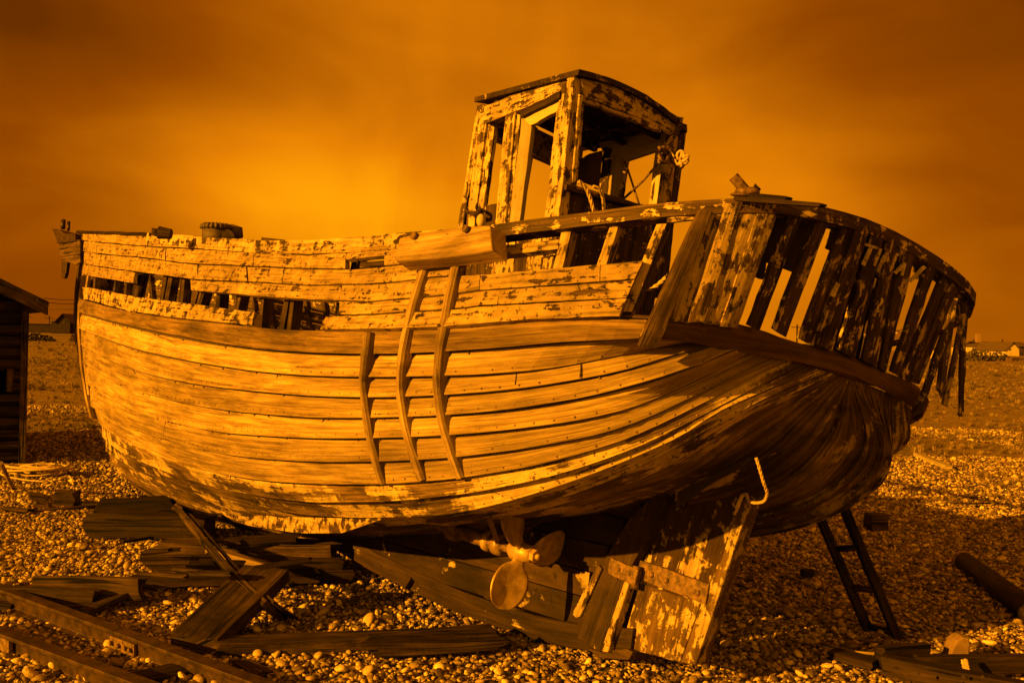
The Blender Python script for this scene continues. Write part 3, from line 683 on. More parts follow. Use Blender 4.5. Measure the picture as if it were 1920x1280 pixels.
# vertical planks: edge piece and gaps
cplane([(1388, 934), (1402, 938), (1403, 949), (1352, 1101), (1304, 1246), (1276, 1241), (1320, 1115), (1352, 1050)], .042, .084, 'rudder_pale', 'rudder_edge_board', parent=rud, ud=(.15, 0, .95))
cplane([(1199, 1092), (1290, 1122), (1318, 1118), (1274, 1240), (1178, 1214), (1169, 1203), (1171, 1190)], .036, .072, 'rudder_pale', 'rudder_lower_board', 'lower rudder boards worn down to pale wood', parent=rud, ud=(.15, 0, .95))
def cbar(p0, p1, w, y, th, mat, name, parent, bev=.004):
    a, b = bp(*p0, 1, y), bp(*p1, 1, y); d = (b-a)/np.linalg.norm(b-a); q = np.cross(d, [0, 1., 0])*w/2
    m = MB(); m.board(W(a-q), W(a+q), W(b-q), W(b+q), BM[1], th, 8, .003, .004); return obj(name, m, M[mat], parent, bevel=bev)
cbar((1142, 1060), (1194, 1083), .075, .10, .03, 'iron', 'gudgeon_strap', boat)
cbar((1196, 1066), (1326, 1113), .085, .052, .03, 'iron', 'rudder_strap', rud)
m = MB(); a = W(bp(1192, 1082, 1, .08)); m.tube([a-BM[2]*.05, a+BM[2]*.05], .02, 10); obj('pintle', m, M['iron'], rud)
for x, y in ((1308, 1111), (1250, 1088), (1222, 1077)):
    m = MB(); m.ball(W(bp(x, y, 1, .056)), .014, n=8); obj('bolt', m, M['iron'], rud)
for x, y in ((1160, 1067), (1180, 1076)):
    m = MB(); m.ball(W(bp(x, y, 1, .104)), .01, n=8); obj('bolt', m, M['iron'], boat)
m = MB()
for p0, p1 in (((1308, 945), (1268, 1075)), ((1262, 1105), (1232, 1222)), ((1380, 990), (1345, 1075))):
    a, b = W(bp(*p0, 1, .0315)), W(bp(*p1, 1, .0315)); m.tube([a, a*.6+b*.4+np.array([.003, 0, 0]), b], .0025, 5)
obj('plank_gap', m, M['fake_dark'], rud)
# rudder trunk opening: dark recess board under the counter
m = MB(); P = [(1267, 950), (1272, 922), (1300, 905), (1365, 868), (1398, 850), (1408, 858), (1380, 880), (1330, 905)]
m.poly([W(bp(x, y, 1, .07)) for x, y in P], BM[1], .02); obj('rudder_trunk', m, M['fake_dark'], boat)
# ---- bilge rubber: pale plank low on the turn of the bilge with a rounded after end
m = MB(); R = []
topl = [(400, 950), (466, 963), (575, 970), (650, 970), (716, 966)]; botl = [(402, 958), (466, 985), (560, 999), (640, 999), (714, 974)]
ta, ba = along(topl, 30), along(botl, 30)
def bilge(px, py):
    # depth from the hull surface above this point
    u, w = hpx(px, min(py, 962)); return float(W(hull(u, w))[1])
for i in range(30):
    Y = bilge(*ta[i])-.05; Y2 = Y+.0
    a, b = at(*ta[i], Y), at(*ba[i], Y2); n_ = np.array([-.3, -1, 0.]); n_ /= np.linalg.norm(n_)
    R.append([a, (a+b)/2-np.array([0, .012, 0]), b, b+np.array([.06, .09, .01]), a+np.array([.06, .12, 0])])
m.rings(R); o = obj('bilge_rubber', m, M['slat_pale'], boat); o['label'] = 'worn pale plank along the turn of the bilge'
# thin gap pieces below (open seams) --
# ---- three battens nailed over the planks
def batten(pts, w=.040, th=.012, off=.031, mat='timber_pale', name='batten', lab=None):
    P = along(pts, 24); m = MB(); R = []
    for i, (x, y) in enumerate(P):
        if y < 662: o_ = off+(.014 if 570 < y < 622 else -.004); u, v = bofs(x, y, o_); c = bulw(u, v)+bnorm(u, v)*o_
        else: u, w_ = hpx(x, y); c = hull(u, w_)+hnorm(u, w_)*off
        R.append(W(c))
    R = np.array(R); K = np.stack([np.convolve(np.pad(R[:, k], 3, 'reflect', reflect_type='odd'), np.ones(7)/7, 'valid') for k in range(3)], 1); out = []
    for i, c in enumerate(K):
        t = K[min(23, i+2)]-K[max(0, i-2)]; t /= max(1e-6, np.linalg.norm(t))
        nn = (BM[1]*1.0-BM[2]*(.0 if c[2] > 1 else .55*(1-c[2]))); nn = nn-t*(nn@t); nn /= np.linalg.norm(nn); s = np.cross(t, nn); ww = w/2*rnd(.9, 1.08)
        out.append([c-s*ww+nn*.0, c-s*ww*.7+nn*th, c+s*ww*.8+nn*th*rnd(.8, 1.1), c+s*ww, c+s*ww-nn*.032, c-s*ww-nn*.032])
    m.rings(out); o = obj(name, m, M[mat], boat)
    if lab: o['label'] = lab
batten([(690, 622), (690, 700), (699, 790), (712, 850), (727, 898)], lab='shortest of the three bent battens')
batten([(796, 500), (770, 580), (758, 640), (757, 700), (764, 770), (778, 835), (801, 892)], lab='middle bent batten')
batten([(856, 490), (838, 570), (828, 630), (826, 700), (834, 770), (848, 830), (872, 888)], lab='aftermost bent batten')
# battens down the bow
def bowbat(pts, y, w, mat='timber_pale'):
    P = along(pts, 20); m = MB(); R = []
    for i, (x, yy) in enumerate(P):
        c = bp(x, yy, 1, y); R.append(c)
    out = []
    for i, c in enumerate(R):
        out.append([W(c+np.array(q)) for q in ((-w/2, .0, 0), (0, .012, 0), (w/2, 0, 0), (w/2, -.03, 0), (-w/2, -.03, 0))])
    m.rings(out); return obj('bow_batten', m, M[mat], boat)
bowbat([(170, 446), (158, 500), (148, 560), (146, 620), (152, 690), (162, 750), (170, 782)], .16, .05)
bowbat([(178, 443), (167, 500), (158, 560), (154, 620), (158, 680), (166, 740)], .24, .045)
bowbat([(150, 480), (142, 540), (139, 600), (144, 660), (156, 720), (176, 785)], .08, .04, 'timber')
# ---- stem head fitting
m = MB()
def bz(x, y, yy=0.): return W(bp(x, y, 1, yy))
cplane([(111, 452), (150, 449), (150, 492), (142, 496), (116, 488), (111, 478)], .10, .2, 'timber', 'stem_head')
cplane([(97, 428), (112, 430), (122, 438), (140, 437), (141, 452), (107, 456), (104, 444)], .12, .2, 'rail_iron', 'roller_bracket')
for p in (((118, 428), (119, 413), .03), ((128, 432), (129, 416), .02)):
    m = MB(); m.tube([bz(*p[0], .05), bz(*p[1], .05)], p[2], 10); obj('roller_pin', m, M['rail_iron'], boat)
cplane([(115, 490), (126, 490), (123, 512), (120, 521), (115, 521)], .05, .04, 'rail_iron', 'bow_shackle')
# ---- block bolted on the rail
def sp(x, y, off):
    u, v = bofs(x, y, off); return W(bulw(u, v)+bnorm(u, v)*off)
m = MB(); R = []
tl, tr, bl_, br_ = sp(752, 446, .12), sp(921, 423, .12), sp(742, 490, .12), sp(925, 470, .12); bd = -BM[1]*.075-BM[2]*.01
for k in range(9):
    a = k/8; t_ = tl*(1-a)+tr*a; q_ = bl_*(1-a)+br_*a; ex = (1-abs(2*a-1)**4)
    R.append([q_-BM[2]*.006*ex, q_*.93+t_*.07-BM[2]*.0+BM[1]*.008, t_*.93+q_*.07+BM[1]*.008, t_+BM[2]*.010*ex, t_+bd+BM[2]*.0, q_+bd-BM[2]*.012])
m.rings(R); bk = obj('fairlead_block', m, M['block'], boat, bevel=.008); bk['label'] = 'big timber block bolted over the rail'
for x, y in ((781, 440), (878, 427)):
    m = MB(); a = sp(x, y+4, .122); b = a+BM[1]*.02; m.tube([a, b], .015, 10); obj('bolt', m, M['iron'], bk)
# ================================================================ WHEELHOUSE (part of the boat)
XF, XA, WH, ZT = -1.17, -.429, .402, 2.767
wm = MB()
def hplane(pts, ax, val, th, mat, name, parent, outward=1, lab=None, bev=.003, jit=True, ud=None):
    P = [W(bp(x, y, ax, val)) for x, y in pts]; N = BM[ax]*outward; m = MB()
    if len(P) == 4 and jit:   # tl,tr,br,bl -> board along its longer direction
        tl, tr, br, bl = P
        if np.linalg.norm(tl-bl) >= np.linalg.norm(tl-tr): m.board(bl, br, tl, tr, N, th, 8, .003, .004)
        else: m.board(bl, tl, br, tr, N, th, 8, .003, .004)
    else: m.poly(P, N, th, ud=ud if ud is None else np.array(ud, float)@BM)
    o = obj(name, m, M[mat], parent, bevel=bev)
    if lab: o['label'] = lab
    return o
UDZ = (0, 0, 1.)
# port wall
wall = hplane([(930, 438), (1044, 424), (1036, 512), (924, 522)], 1, WH-.01, .03, 'house', 'wheelhouse', boat, lab='open wheelhouse of peeling timber posts with a thin roof', jit=False, ud=UDZ)
hp = lambda *a, **k: hplane(*a, parent=wall, **k)
hp([(1051, 150), (1076, 143), (1040, 478), (1014, 482)], 1, WH+.005, .06, 'house', 'corner_post')
hp([(1076, 143), (1090, 149), (1056, 480), (1040, 478)], 0, XA+.004, .05, 'house', 'corner_post')
hp([(1087, 176), (1098, 182), (1084, 336), (1073, 345)], 0, XA+.018, .03, 'house', 'window_trim')
hp([(898, 214), (913, 211), (885, 462), (869, 465)], 1, WH+.005, .06, 'house', 'corner_post')
hp([(916, 232), (927, 238), (905, 396), (893, 388)], 1, WH-.01, .03, 'house', 'window_trim')
hp([(947, 213), (966, 210), (944, 455), (925, 458)], 1, WH+.004, .05, 'house', 'mid_post')
hp([(966, 214), (975, 216), (953, 455), (944, 455)], 1, WH-.012, .03, 'house', 'window_trim')
hp([(978, 222), (996, 236), (970, 450), (950, 452)], 1, WH-.008, .03, 'cream', 'door_frame')
hp([(978, 221), (1050, 187), (1045, 208), (993, 236)], 1, WH-.006, .03, 'cream', 'door_frame')
hp([(1043, 203), (1051, 196), (1028, 440), (1018, 441)], 1, WH-.012, .03, 'house', 'window_trim')
hp([(898, 202), (1062, 141), (1060, 172), (906, 232)], 1, WH+.010, .045, 'house', 'side_header')
hp([(974, 208), (1051, 169), (1049, 184), (976, 220)], 1, WH+.018, .03, 'housedark', 'door_lintel')
hp([(908, 388), (934, 382), (932, 440), (902, 440)], 1, WH-.02, .02, 'housedark', 'side_panel')
# lower port wall boards seen between the rails
for (a, b, c, d, mt) in ((940, 966, 962, 936, 'house'), (967, 990, 984, 962, 'housedark'), (990, 1018, 1012, 984, 'house')):
    hp([(a, 440), (b, 436), (c, 520), (d, 522)], 1, WH+.004, .02, mt, 'side_panel')
hp([(878, 430), (932, 424), (930, 520), (872, 524)], 1, WH-.03, .02, 'housedark', 'side_panel')
# aft wall
hp([(1089, 147), (1140, 158), (1190, 176), (1235, 197), (1276, 221), (1265, 249), (1180, 214), (1097, 182)], 0, XA+.012, .04, 'house', 'aft_header', jit=False, ud=(0, 1, 0))
hp([(1096, 183), (1265, 247), (1263, 256), (1095, 191)], 0, XA+.02, .03, 'house', 'window_trim')
hp([(1063, 344), (1212, 385), (1211, 394), (1062, 356)], 0, XA+.03, .05, 'housedark', 'window_sill')
hp([(1063, 352), (1212, 392), (1252, 404), (1240, 545), (1042, 520)], 0, XA, .03, 'housedark', 'aft_panel', jit=False, ud=UDZ)
for k in range(6):
    xa_, xb_ = 1052+k*33, 1060+k*33
    hp([(xb_+6, 366+k*8), (xb_+10, 367+k*8), (xa_+2, 500), (xa_-2, 500)], 0, XA+.012, .012, 'housedark', 'panel_batten')
hp([(1262, 244), (1276, 236), (1253, 415), (1240, 414)], 0, XA+.006, .05, 'house', 'corner_post')
hp([(1253, 410), (1265, 412), (1250, 560), (1236, 556)], 0, XA+.006, .05, 'housedark', 'corner_post')
hp([(1276, 232), (1289, 234), (1266, 415), (1253, 415)], 0, XA+.0, .05, 'housedark', 'outer_post')
# starboard wall seen from inside: cream boards with a window hole
SW = dict(ax=1, val=-WH+.02, th=.025)
def sw(pts, mat='cream', name='starboard_panel'): return hplane(pts, 1, -WH+.02, .025, mat, name, wall)
sw([(1120, 268), (1264, 222), (1258, 262), (1232, 282), (1169, 303), (1140, 300)]); sw([(1236, 270), (1252, 262), (1244, 395), (1221, 390)])
sw([(1148, 288), (1169, 302), (1158, 385), (1138, 372)]); sw([(1236, 281), (1229, 278), (1213, 400), (1222, 402)], 'house', 'window_trim')
sw([(1169, 302), (1175, 300), (1163, 388), (1157, 386)], 'house', 'window_trim')
sw([(1131, 276), (1149, 279), (1138, 372), (1122, 362)], 'housedark', 'mid_post')
sw([(1225, 320), (1231, 320), (1229, 346), (1224, 346)], 'fake_dark', 'door_slot') if False else None
# forward wall
for y0, y1 in ((-.40, -.34), (-.02, .03), (.34, .40)):
    m = MB(); a = np.array([XF, y0, 1.45]); m.board(W([XF, y0, 1.45]), W([XF, y1, 1.45]), W([XF, y0, 2.77]), W([XF, y1, 2.77]), BM[0], .05, 6, .003, .003); obj('forward_post', m, M['house'], wall)
m = MB(); m.board(W([XF+.01, -.4, 2.60]), W([XF+.01, -.4, 2.76]), W([XF+.01, .4, 2.60]), W([XF+.01, .4, 2.76]), BM[0], .04, 6, .003, .003); obj('forward_header', m, M['house'], wall)
hplane([(1084, 302), (1108, 288), (1131, 282), (1124, 352), (1086, 338)], 0, XF+.12, .02, 'fake_dark', 'instrument_board', wall, jit=False)
m = MB(); m.board(W([XF, -.4, 1.35]), W([XF, -.4, 1.95]), W([XF, .02, 1.35]), W([XF, .02, 1.95]), BM[0], .02); obj('forward_panel', m, M['housedark'], wall)
# starboard lower wall
m = MB(); m.board(W([XF, -WH, 1.35]), W([XF, -WH, 1.95]), W([XA, -WH, 1.35]), W([XA, -WH, 1.95]), -BM[1], .02); obj('starboard_panel', m, M['housedark'], wall)
# roof: cambered boards with drip moulding
m = MB(); R = []
ov = .035
for k in range(13):
    y = -WH-ov+(2*WH+2*ov)*k/12; c = .055*(1-(y/(WH+ov))**2)+.004
    R.append([W([XA+ov+.005*rnd(-1, 1), y, ZT+c+.03]), W([XA+ov, y, ZT+c]), W([XF-ov, y, ZT+c]), W([XF-ov, y, ZT+c+.03])])
m.rings(R); rf = obj('roof', m, M['housedark'], wall)
for k in range(6):
    y0 = -WH+.02+k*.135; m = MB(); c = .05*(1-((y0+.06)/WH)**2)
    m.board(W([XF+.03, y0, ZT+c-.002]), W([XF+.03, y0+.125, ZT+c-.002]), W([XA-.03, y0, ZT+c-.002]), W([XA-.03, y0+.125, ZT+c-.002]), -BM[2], .012, 6, .002, .002)
    obj('ceiling_board', m, M['housedark'], rf)
for x in (XF+.12, XF+.37, XF+.62):
    m = MB(); m.beam(W([x, -WH, ZT+.01]), W([x, WH, ZT+.01]), .03, .04, BM[2], 6, .002, .002); obj('roof_beam', m, M['housedark'], rf)
m = MB(); m.board(W([XF-.0, WH-.02, ZT+.04]), W([XF+.0, WH-.16, ZT+.085]), W([XA-.07, WH-.02, ZT+.045]), W([XA-.07, WH-.16, ZT+.09]), BM[2], .02, 6, .004, .01); obj('loose_roof_board', m, M['timber'], rf)
# diagonal rods in the starboard window
m = MB(); m.tube([W(bp(1172, 302, 1, -.36)), W(bp(1198, 382, 1, -.36))], .006, 6); m.tube([W(bp(1236, 305, 1, -.34)), W(bp(1205, 340, 1, -.34)), W(bp(1168, 374, 1, -.34))], .008, 6); obj('crossed_rods', m, M['iron'], wall)
# ================================================================ PROPELLER GEAR
PY_ = .36
hub = bp(985, 1036, 1, PY_); sa = bp(858, 995, 1, PY_+.02); fwd = sa-hub; fwd /= np.linalg.norm(fwd)
m = MB(); m.tube([W(hub-fwd*.02), W(hub+fwd*.30)], .026, 14); m.tube([W(hub+fwd*.14), W(sa)], .036, 14); m.tube([W(sa-fwd*.01), W(sa+fwd*.05)], .055, 14); m.tube([W(sa+fwd*.04), W(sa+fwd*.9+np.array([0, -.02, .05]))], .03, 12)
sh = obj('propeller_shaft', m, M['iron'], boat)
m = MB(); m.tube([W(hub+fwd*.15), W(hub+fwd*.2)], .052, 14); m.tube([W(hub+fwd*.24), W(hub+fwd*.27)], .05, 14); obj('shaft_collar', m, M['bronze'], sh)
prop = MB(); prop.tube([W(hub+fwd*.1), W(hub+fwd*.07), W(hub-fwd*.0), W(hub-fwd*.045), W(hub-fwd*.05)], [.03, .048, .045, .036, .02], 18)
prop.tube([W(hub-fwd*.05), W(hub-fwd*.075)], .03, 6, smooth=False); prop.tube([W(hub-fwd*.075), W(hub-fwd*.095)], .015, 10)
po = obj('propeller', prop, M['bronze'], boat); po['label'] = 'three-bladed bronze propeller'
axis = -fwd; e1 = np.cross(axis, [0, 1, 0]); e1 /= np.linalg.norm(e1); e1 = e1 if e1[2] > 0 else -e1; e2 = np.cross(axis, e1)
ph = bp(962, 955, 1, PY_)-hub; 
def blade(th, L=.25, wmax=.098, pitch=-.36):
    rd = e1*math.cos(th)+e2*math.sin(th); tg = np.cross(axis, rd); m = MB(); R = []; n = 15
    for i in range(n+1):
        s = i/n; r = .03+s*L
        w = wmax*math.sqrt(max(0, 1-((s-.56)/.46)**2))if s > .12 else wmax*.32
        if i == n: w = .004
        w = max(w, .024 if s < .3 else .006)
        a = pitch*(1.15-.55*s); ch = tg*math.cos(a)+axis*math.sin(a); nn = axis*math.cos(a)-tg*math.sin(a); t = .012*(1-s)+.0035
        c = hub+rd*r-axis*.02; q = []
        for k in range(12):
            b = 2*math.pi*k/12; q.append(W(c+ch*(w*math.cos(b))+nn*(t*math.sin(b)+.02*(math.cos(b)**2)*(w/.1))))
        R.append(q)
    m.rings(R, smooth=True); return obj('blade', m, M['bronze'], po)
import itertools
# choose the phase whose blade tips sit where the photograph shows them
best = None
for sgn in (1, -1):
    for k in range(90):
        t0 = k*2*math.pi/270
        tips = [proj(W(hub+(e1*math.cos(t0+j*2.0944)+e2*math.sin(t0+j*2.0944))*.27)) for j in range(3)]
        e = min(sum(np.hypot(*(tips[p[j]]-np.array(q))) for j, q in enumerate(((958, 952), (945, 1118), (1045, 1010)))) for p in itertools.permutations(range(3)))
        if best is None or e < best[0]: best = (e, t0)
print('prop phase', best)
for j in range(3): blade(best[1]+j*2.0944)
for q, w_ in (((905, 945), 0), ((1016, 968), 0)):
    u, w2 = hpx(*q); m = MB(); m.tube([W(hub+fwd*.19), W(hull(u, w2)-hnorm(u, w2)*.02)], .013, 8); obj('shaft_strut', m, M['iron'], boat)
# ================================================================ THINGS LYING ON THE BOAT
def rope(pts, r, name='rope', label='', cat='rope', mat='rope', group=None, sm=3, strands=True):
    P = np.array(pts, float); Q = resample(P, np.linspace(0, 1, len(P)*5*sm))
    m = MB()
    if strands:
        for k in range(3):
            T = np.gradient(Q, axis=0); T /= np.linalg.norm(T, axis=1, keepdims=True); a = np.cross(T, [.3, .2, .93]); a /= np.linalg.norm(a, axis=1, keepdims=True); b = np.cross(T, a); s = arc(Q)[:, None]/(r*9)*6.28+k*2.094
            m.tube(Q+(a*np.cos(s)+b*np.sin(s))*r*.5, r*.58, 5)
    else: m.tube(Q, r, 6)
    o = obj(name, m, M[mat]); return tag(o, label, cat, group)
def bw(x, y, ax, v): return W(bp(x, y, ax, v))
rope([bw(1418, 858, 1, .42), bw(1424, 878, 1, .40), bw(1432, 905, 1, .36), bw(1438, 922, 1, .32), bw(1436, 934, 1, .28), bw(1420, 942, 1, .2), bw(1404, 938, 1, .13), bw(1398, 926, 1, .07), bw(1392, 930, 1, .05), bw(1384, 950, 1, .06), bw(1378, 962, 1, .05), bw(1390, 948, 1, -.02), bw(1400, 934, 1, .0), bw(1392, 928, 1, .055), bw(1380, 952, 1, .065)], .0065, label='short rope tied to the top of the rudder and hanging from the counter')
rope([bw(1299, 478, 1, .95), bw(1280, 498, 1, .95), bw(1255, 515, 1, .9), bw(1228, 538, 1, .9), bw(1205, 552, 1, .9), bw(1190, 566, 1, .88)], .008, label='taut rope slanting across the gap at the quarter')
rope([bw(1085, 340, 0, XA+.06), bw(1098, 352, 0, XA+.07), bw(1106, 370, 0, XA+.07), bw(1112, 392, 0, XA+.07), bw(1118, 412, 0, XA+.06)], .010, label='thick light rope end hooked over the wheelhouse sill, left one of two', group=None)
rope([bw(1112, 350, 0, XA+.06), bw(1124, 354, 0, XA+.07), bw(1130, 370, 0, XA+.07), bw(1133, 398, 0, XA+.07), bw(1134, 412, 0, XA+.06)], .009, label='light rope end over the wheelhouse sill, right one of two')
# rope coil and knot at the aft starboard corner post
P = []
for k in range(70):
    a = k*.5; P.append(bw(1276, 301, 0, XA+.1)+np.array([math.cos(a)*(.022+.016*math.sin(k*.9)), -.03+.03*math.sin(k*.17), math.sin(a)*(.026+.014*math.cos(k*1.3))]) if True else 0)
rope(P, .009, label='small coil of old rope hung on the outside of the corner post', sm=1, strands=False)
rope([bw(1276, 222, 0, XA+.07), bw(1274, 238, 0, XA+.08), bw(1266, 252, 0, XA+.08), bw(1258, 262, 0, XA+.08), bw(1252, 274, 0, XA+.08), bw(1242, 282, 0, XA+.07)], .016, label='thick twisted rope wrapped down the wheelhouse corner', mat='timber')
P = [bw(1244+9*math.cos(k*.9)*(1-.004*k), 291+14*math.sin(k*.7), 0, XA+.08+.02*math.sin(k*1.3)) for k in range(36)]
rope(P, .010, label='knotted bundle of dark cord below the corner header', mat='iron', sm=1, strands=False)
rope([bw(1250, 276, 0, XA+.1), bw(1258, 285, 0, XA+.11), bw(1264, 294, 0, XA+.12)], .005, label='pale cord between the knot and the coil', strands=False)
P = [bw(888+15*math.cos(k*.55), 392+5*math.sin(k*.55)+k*.12, 1, WH+.03+.05*math.sin(k*.55)) for k in range(40)]
rope(P, .006, label='cord wound round the forward corner post at rail height', mat='timber', sm=1, strands=False)
# small float by the post
m = MB(); m.ball(bw(902, 414, 1, .80), .022, (1, 1, 1.5), 12); tag(obj('net_float', m, M['cream']), 'small pale float lying on the block beside the wheelhouse', 'float')
# tyre fender group on the fore rail: round basket-like fender and a disc
ub, vb = bpx(404, 447); fb = W(bulw(ub, vb)-bnorm(ub, .5)*.16); Yf = float(fb[1])
def pt(x, y, dy=0): return at(x, y, Yf+dy)
fen = thing('tyre_fender', pt(404, 447), 'old ribbed tyre fender perched on the fore rail', 'fender')
m = MB(); c = (pt(382, 445)+pt(428, 445))/2; rr = np.linalg.norm(pt(382, 445)-pt(428, 445))/2; h = np.linalg.norm(pt(404, 445)-pt(404, 424))
m.tube([c-[0, 0, .04], c+[0, 0, h*.75]], rr*1.1, 20); obj('tread_wall', m, M['rubber'], fen)
m = MB(); T = []
for k in range(25):
    a = k*6.2832/24; T.append(c+np.array([math.cos(a)*rr, math.sin(a)*rr, h*.85]))
m.tube(T, rr*.2, 8, caps=False)
for k in range(20):
    a = k*6.2832/20; d = np.array([math.cos(a), math.sin(a), 0]); m.tube([c+d*rr*1.15+[0, 0, h*.72], c+d*rr*1.12+[0, 0, h*1.0], c+d*rr*.85+[0, 0, h*1.1]], .012, 5)
m.ball(c+np.array([.03, 0, h*.95]), rr*.7, (1, 1, .35), 12); obj('ribbed_rim', m, M['rubber'], fen)
m = MB(); c2 = pt(430, 447); r2 = np.linalg.norm(pt(415, 447)-pt(445, 447))/2; m.tube([c2+[0, -.06, 0], c2+[0, .05, 0]], r2, 22, smooth=False); wd = obj('wooden_disc', m, M['timber']); tag(wd, 'round wooden disc leaning against the tyre fender', 'disc')
m = MB(); m.tube([pt(430, 428, .05), pt(444, 436, .05), pt(447, 447, .05)], [.03, .045, .03], 8); tag(obj('rubber_strip', m, M['rubber']), 'curled black rubber strip behind the wooden disc', 'rubber strip')
m = MB(); m.board(pt(284, 441), pt(292, 441), pt(284, 427), pt(292, 428), (0, -1, 0), .06, 3); tag(obj('wood_offcut', m, M['timber']), 'small upright offcut of wood on the fore rail', 'offcut')
m = MB(); m.tube([pt(298, 436), pt(321, 439)], [.038, .03], 12, smooth=False); tag(obj('log_end', m, M['timber']), 'short log on the fore rail beside the upright offcut', 'log')
m = MB(); a, b = at(496, 446, 6.4), at(566, 455, 6.3); m.beam(a, b, .05, .035, n=5); tag(obj('loose_batten', m, M['timber']), 'loose stick jutting over the rail amidships', 'stick')
# bent bollard and debris on the stern rail
def rp(x, y, dx=0.):
    u, v = bpx(x, y, .38, .54); return W(bulw(u, v)+np.array([-dx, 0, 0]))
q = rp(1398, 366); Yq = float(q[1])
bo = thing('mooring_bollard', at(1398, 366, Yq), 'rusty bent bollard on top of the stern rail', 'bollard')
m = MB(); m.tube([at(1398, 358, Yq), at(1375, 331, Yq)], .019, 10, smooth=False); obj('post', m, M['iron'], bo)
m = MB(); m.ball(at(1401, 360, Yq), .03, (1.5, 1, .6), 10); m.ball(at(1392, 365, Yq), .022, (2., 1, .4), 10); obj('base', m, M['iron'], bo)
m = MB(); m.beam(at(1412, 363, Yq), at(1480, 370, Yq-.1), .05, .016, n=6, jit=.004); m.beam(at(1386, 370, Yq), at(1542, 381, Yq-.2), .05, .014, n=9, jit=.003); m.tube([at(1412, 358, Yq), at(1416, 348, Yq), at(1424, 358, Yq)], .008, 6)
tag(obj('driftwood', m, M['timber_dark']), 'splintered strips of wood lying along the stern rail', 'driftwood')
# ================================================================ LIGHT
SE, LX, LY = math.radians(16.5), .82, .572      # light travels towards the right and away
sd = np.array([LX*math.cos(SE), LY*math.cos(SE), -math.sin(SE)])
sun = bpy.data.lights.new('sun', 'SUN'); so = bpy.data.objects.new('sun', sun); C.objects.link(so)
sun.energy = SUNE; sun.angle = math.radians(.6); sun.color = (1, .37, .012)
so.rotation_euler = Vector(sd).to_track_quat('-Z', 'Y').to_euler()
w = bpy.data.worlds.new('World'); sc.world = w; w.use_nodes = True; nt = w.node_tree; G = NG(nt); bg = nt.nodes['Background']
tc = G.n('ShaderNodeTexCoord').outputs['Generated']; sx = G.n('ShaderNodeSeparateXYZ'); G.l(tc, sx.inputs[0]); X, Y, Z = sx.outputs
az = G.math('ARCTAN2', X, Y); el = G.math('ARCSINE', Z)
def gauss(a0, sa, e0, se):
    a = G.math('DIVIDE', G.math('SUBTRACT', az, a0), sa); e = G.math('DIVIDE', G.math('SUBTRACT', el, e0), se)
    return G.math('EXPONENT', G.math('MULTIPLY', G.math('ADD', G.math('MULTIPLY', a, a), G.math('MULTIPLY', e, e)), -1))
da = G.math('SUBTRACT', az, -.12); de = G.math('ADD', el, .03)
ang = G.math('ARCTAN2', de, da); rad = G.math('SQRT', G.math('ADD', G.math('MULTIPLY', da, da), G.math('MULTIPLY', de, de)))
cv = G.n('ShaderNodeCombineXYZ'); G.l(G.math('MULTIPLY', ang, .9), cv.inputs[0]); G.l(G.math('MULTIPLY', rad, 1.9), cv.inputs[1]); cv.inputs[2].default_value = 4.2
n1 = G.noise(cv.outputs[0], 1.6, 4, .5, .4)
cv2 = G.n('ShaderNodeCombineXYZ'); G.l(G.math('MULTIPLY', az, 2.4), cv2.inputs[0]); G.l(G.math('MULTIPLY', el, 7), cv2.inputs[1]); cv2.inputs[2].default_value = 1.7
n2 = G.noise(cv2.outputs[0], 1.5, 5, .5, .6)
b = G.math('ADD', .35, G.math('MULTIPLY', gauss(-.21, .17, .125, .075), .30))
b = G.math('ADD', b, G.math('MULTIPLY', gauss(.08, .36, .12, .22), .26))
b = G.math('ADD', b, G.math('MULTIPLY', gauss(-.10, .22, .36, .12), .08))
b = G.math('ADD', b, G.math('MULTIPLY', gauss(.26, .13, .11, .13), .11))
b = G.math('SUBTRACT', b, G.math('MULTIPLY', gauss(-.42, .15, .27, .055), .12))
b = G.math('SUBTRACT', b, G.math('MULTIPLY', gauss(.30, .10, .29, .06), .08))
b = G.math('ADD', b, G.math('MULTIPLY', G.math('SUBTRACT', n1, .5), .34))
b = G.math('ADD', b, G.math('MULTIPLY', G.math('SUBTRACT', n2, .5), .22))
b = G.math('ADD', b, G.math('MULTIPLY', G.math('MULTIPLY', Y, -1, clamp=True), .65))  # brighter unseen sky behind the camera, added as fill for shaded faces
b = G.math('SUBTRACT', b, G.math('MULTIPLY', gauss(-.55, .22, .36, .14), .13))
b = G.math('SUBTRACT', b, G.math('MULTIPLY', gauss(.52, .16, .36, .14), .12))
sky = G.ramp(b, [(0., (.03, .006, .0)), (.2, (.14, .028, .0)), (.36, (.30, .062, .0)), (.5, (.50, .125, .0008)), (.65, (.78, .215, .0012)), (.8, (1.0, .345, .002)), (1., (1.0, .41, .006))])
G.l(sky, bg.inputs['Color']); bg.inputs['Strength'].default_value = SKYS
sc.view_settings.view_transform = 'Standard'; sc.view_settings.look = 'None'; sc.view_settings.exposure = EXPO; sc.view_settings.gamma = 1
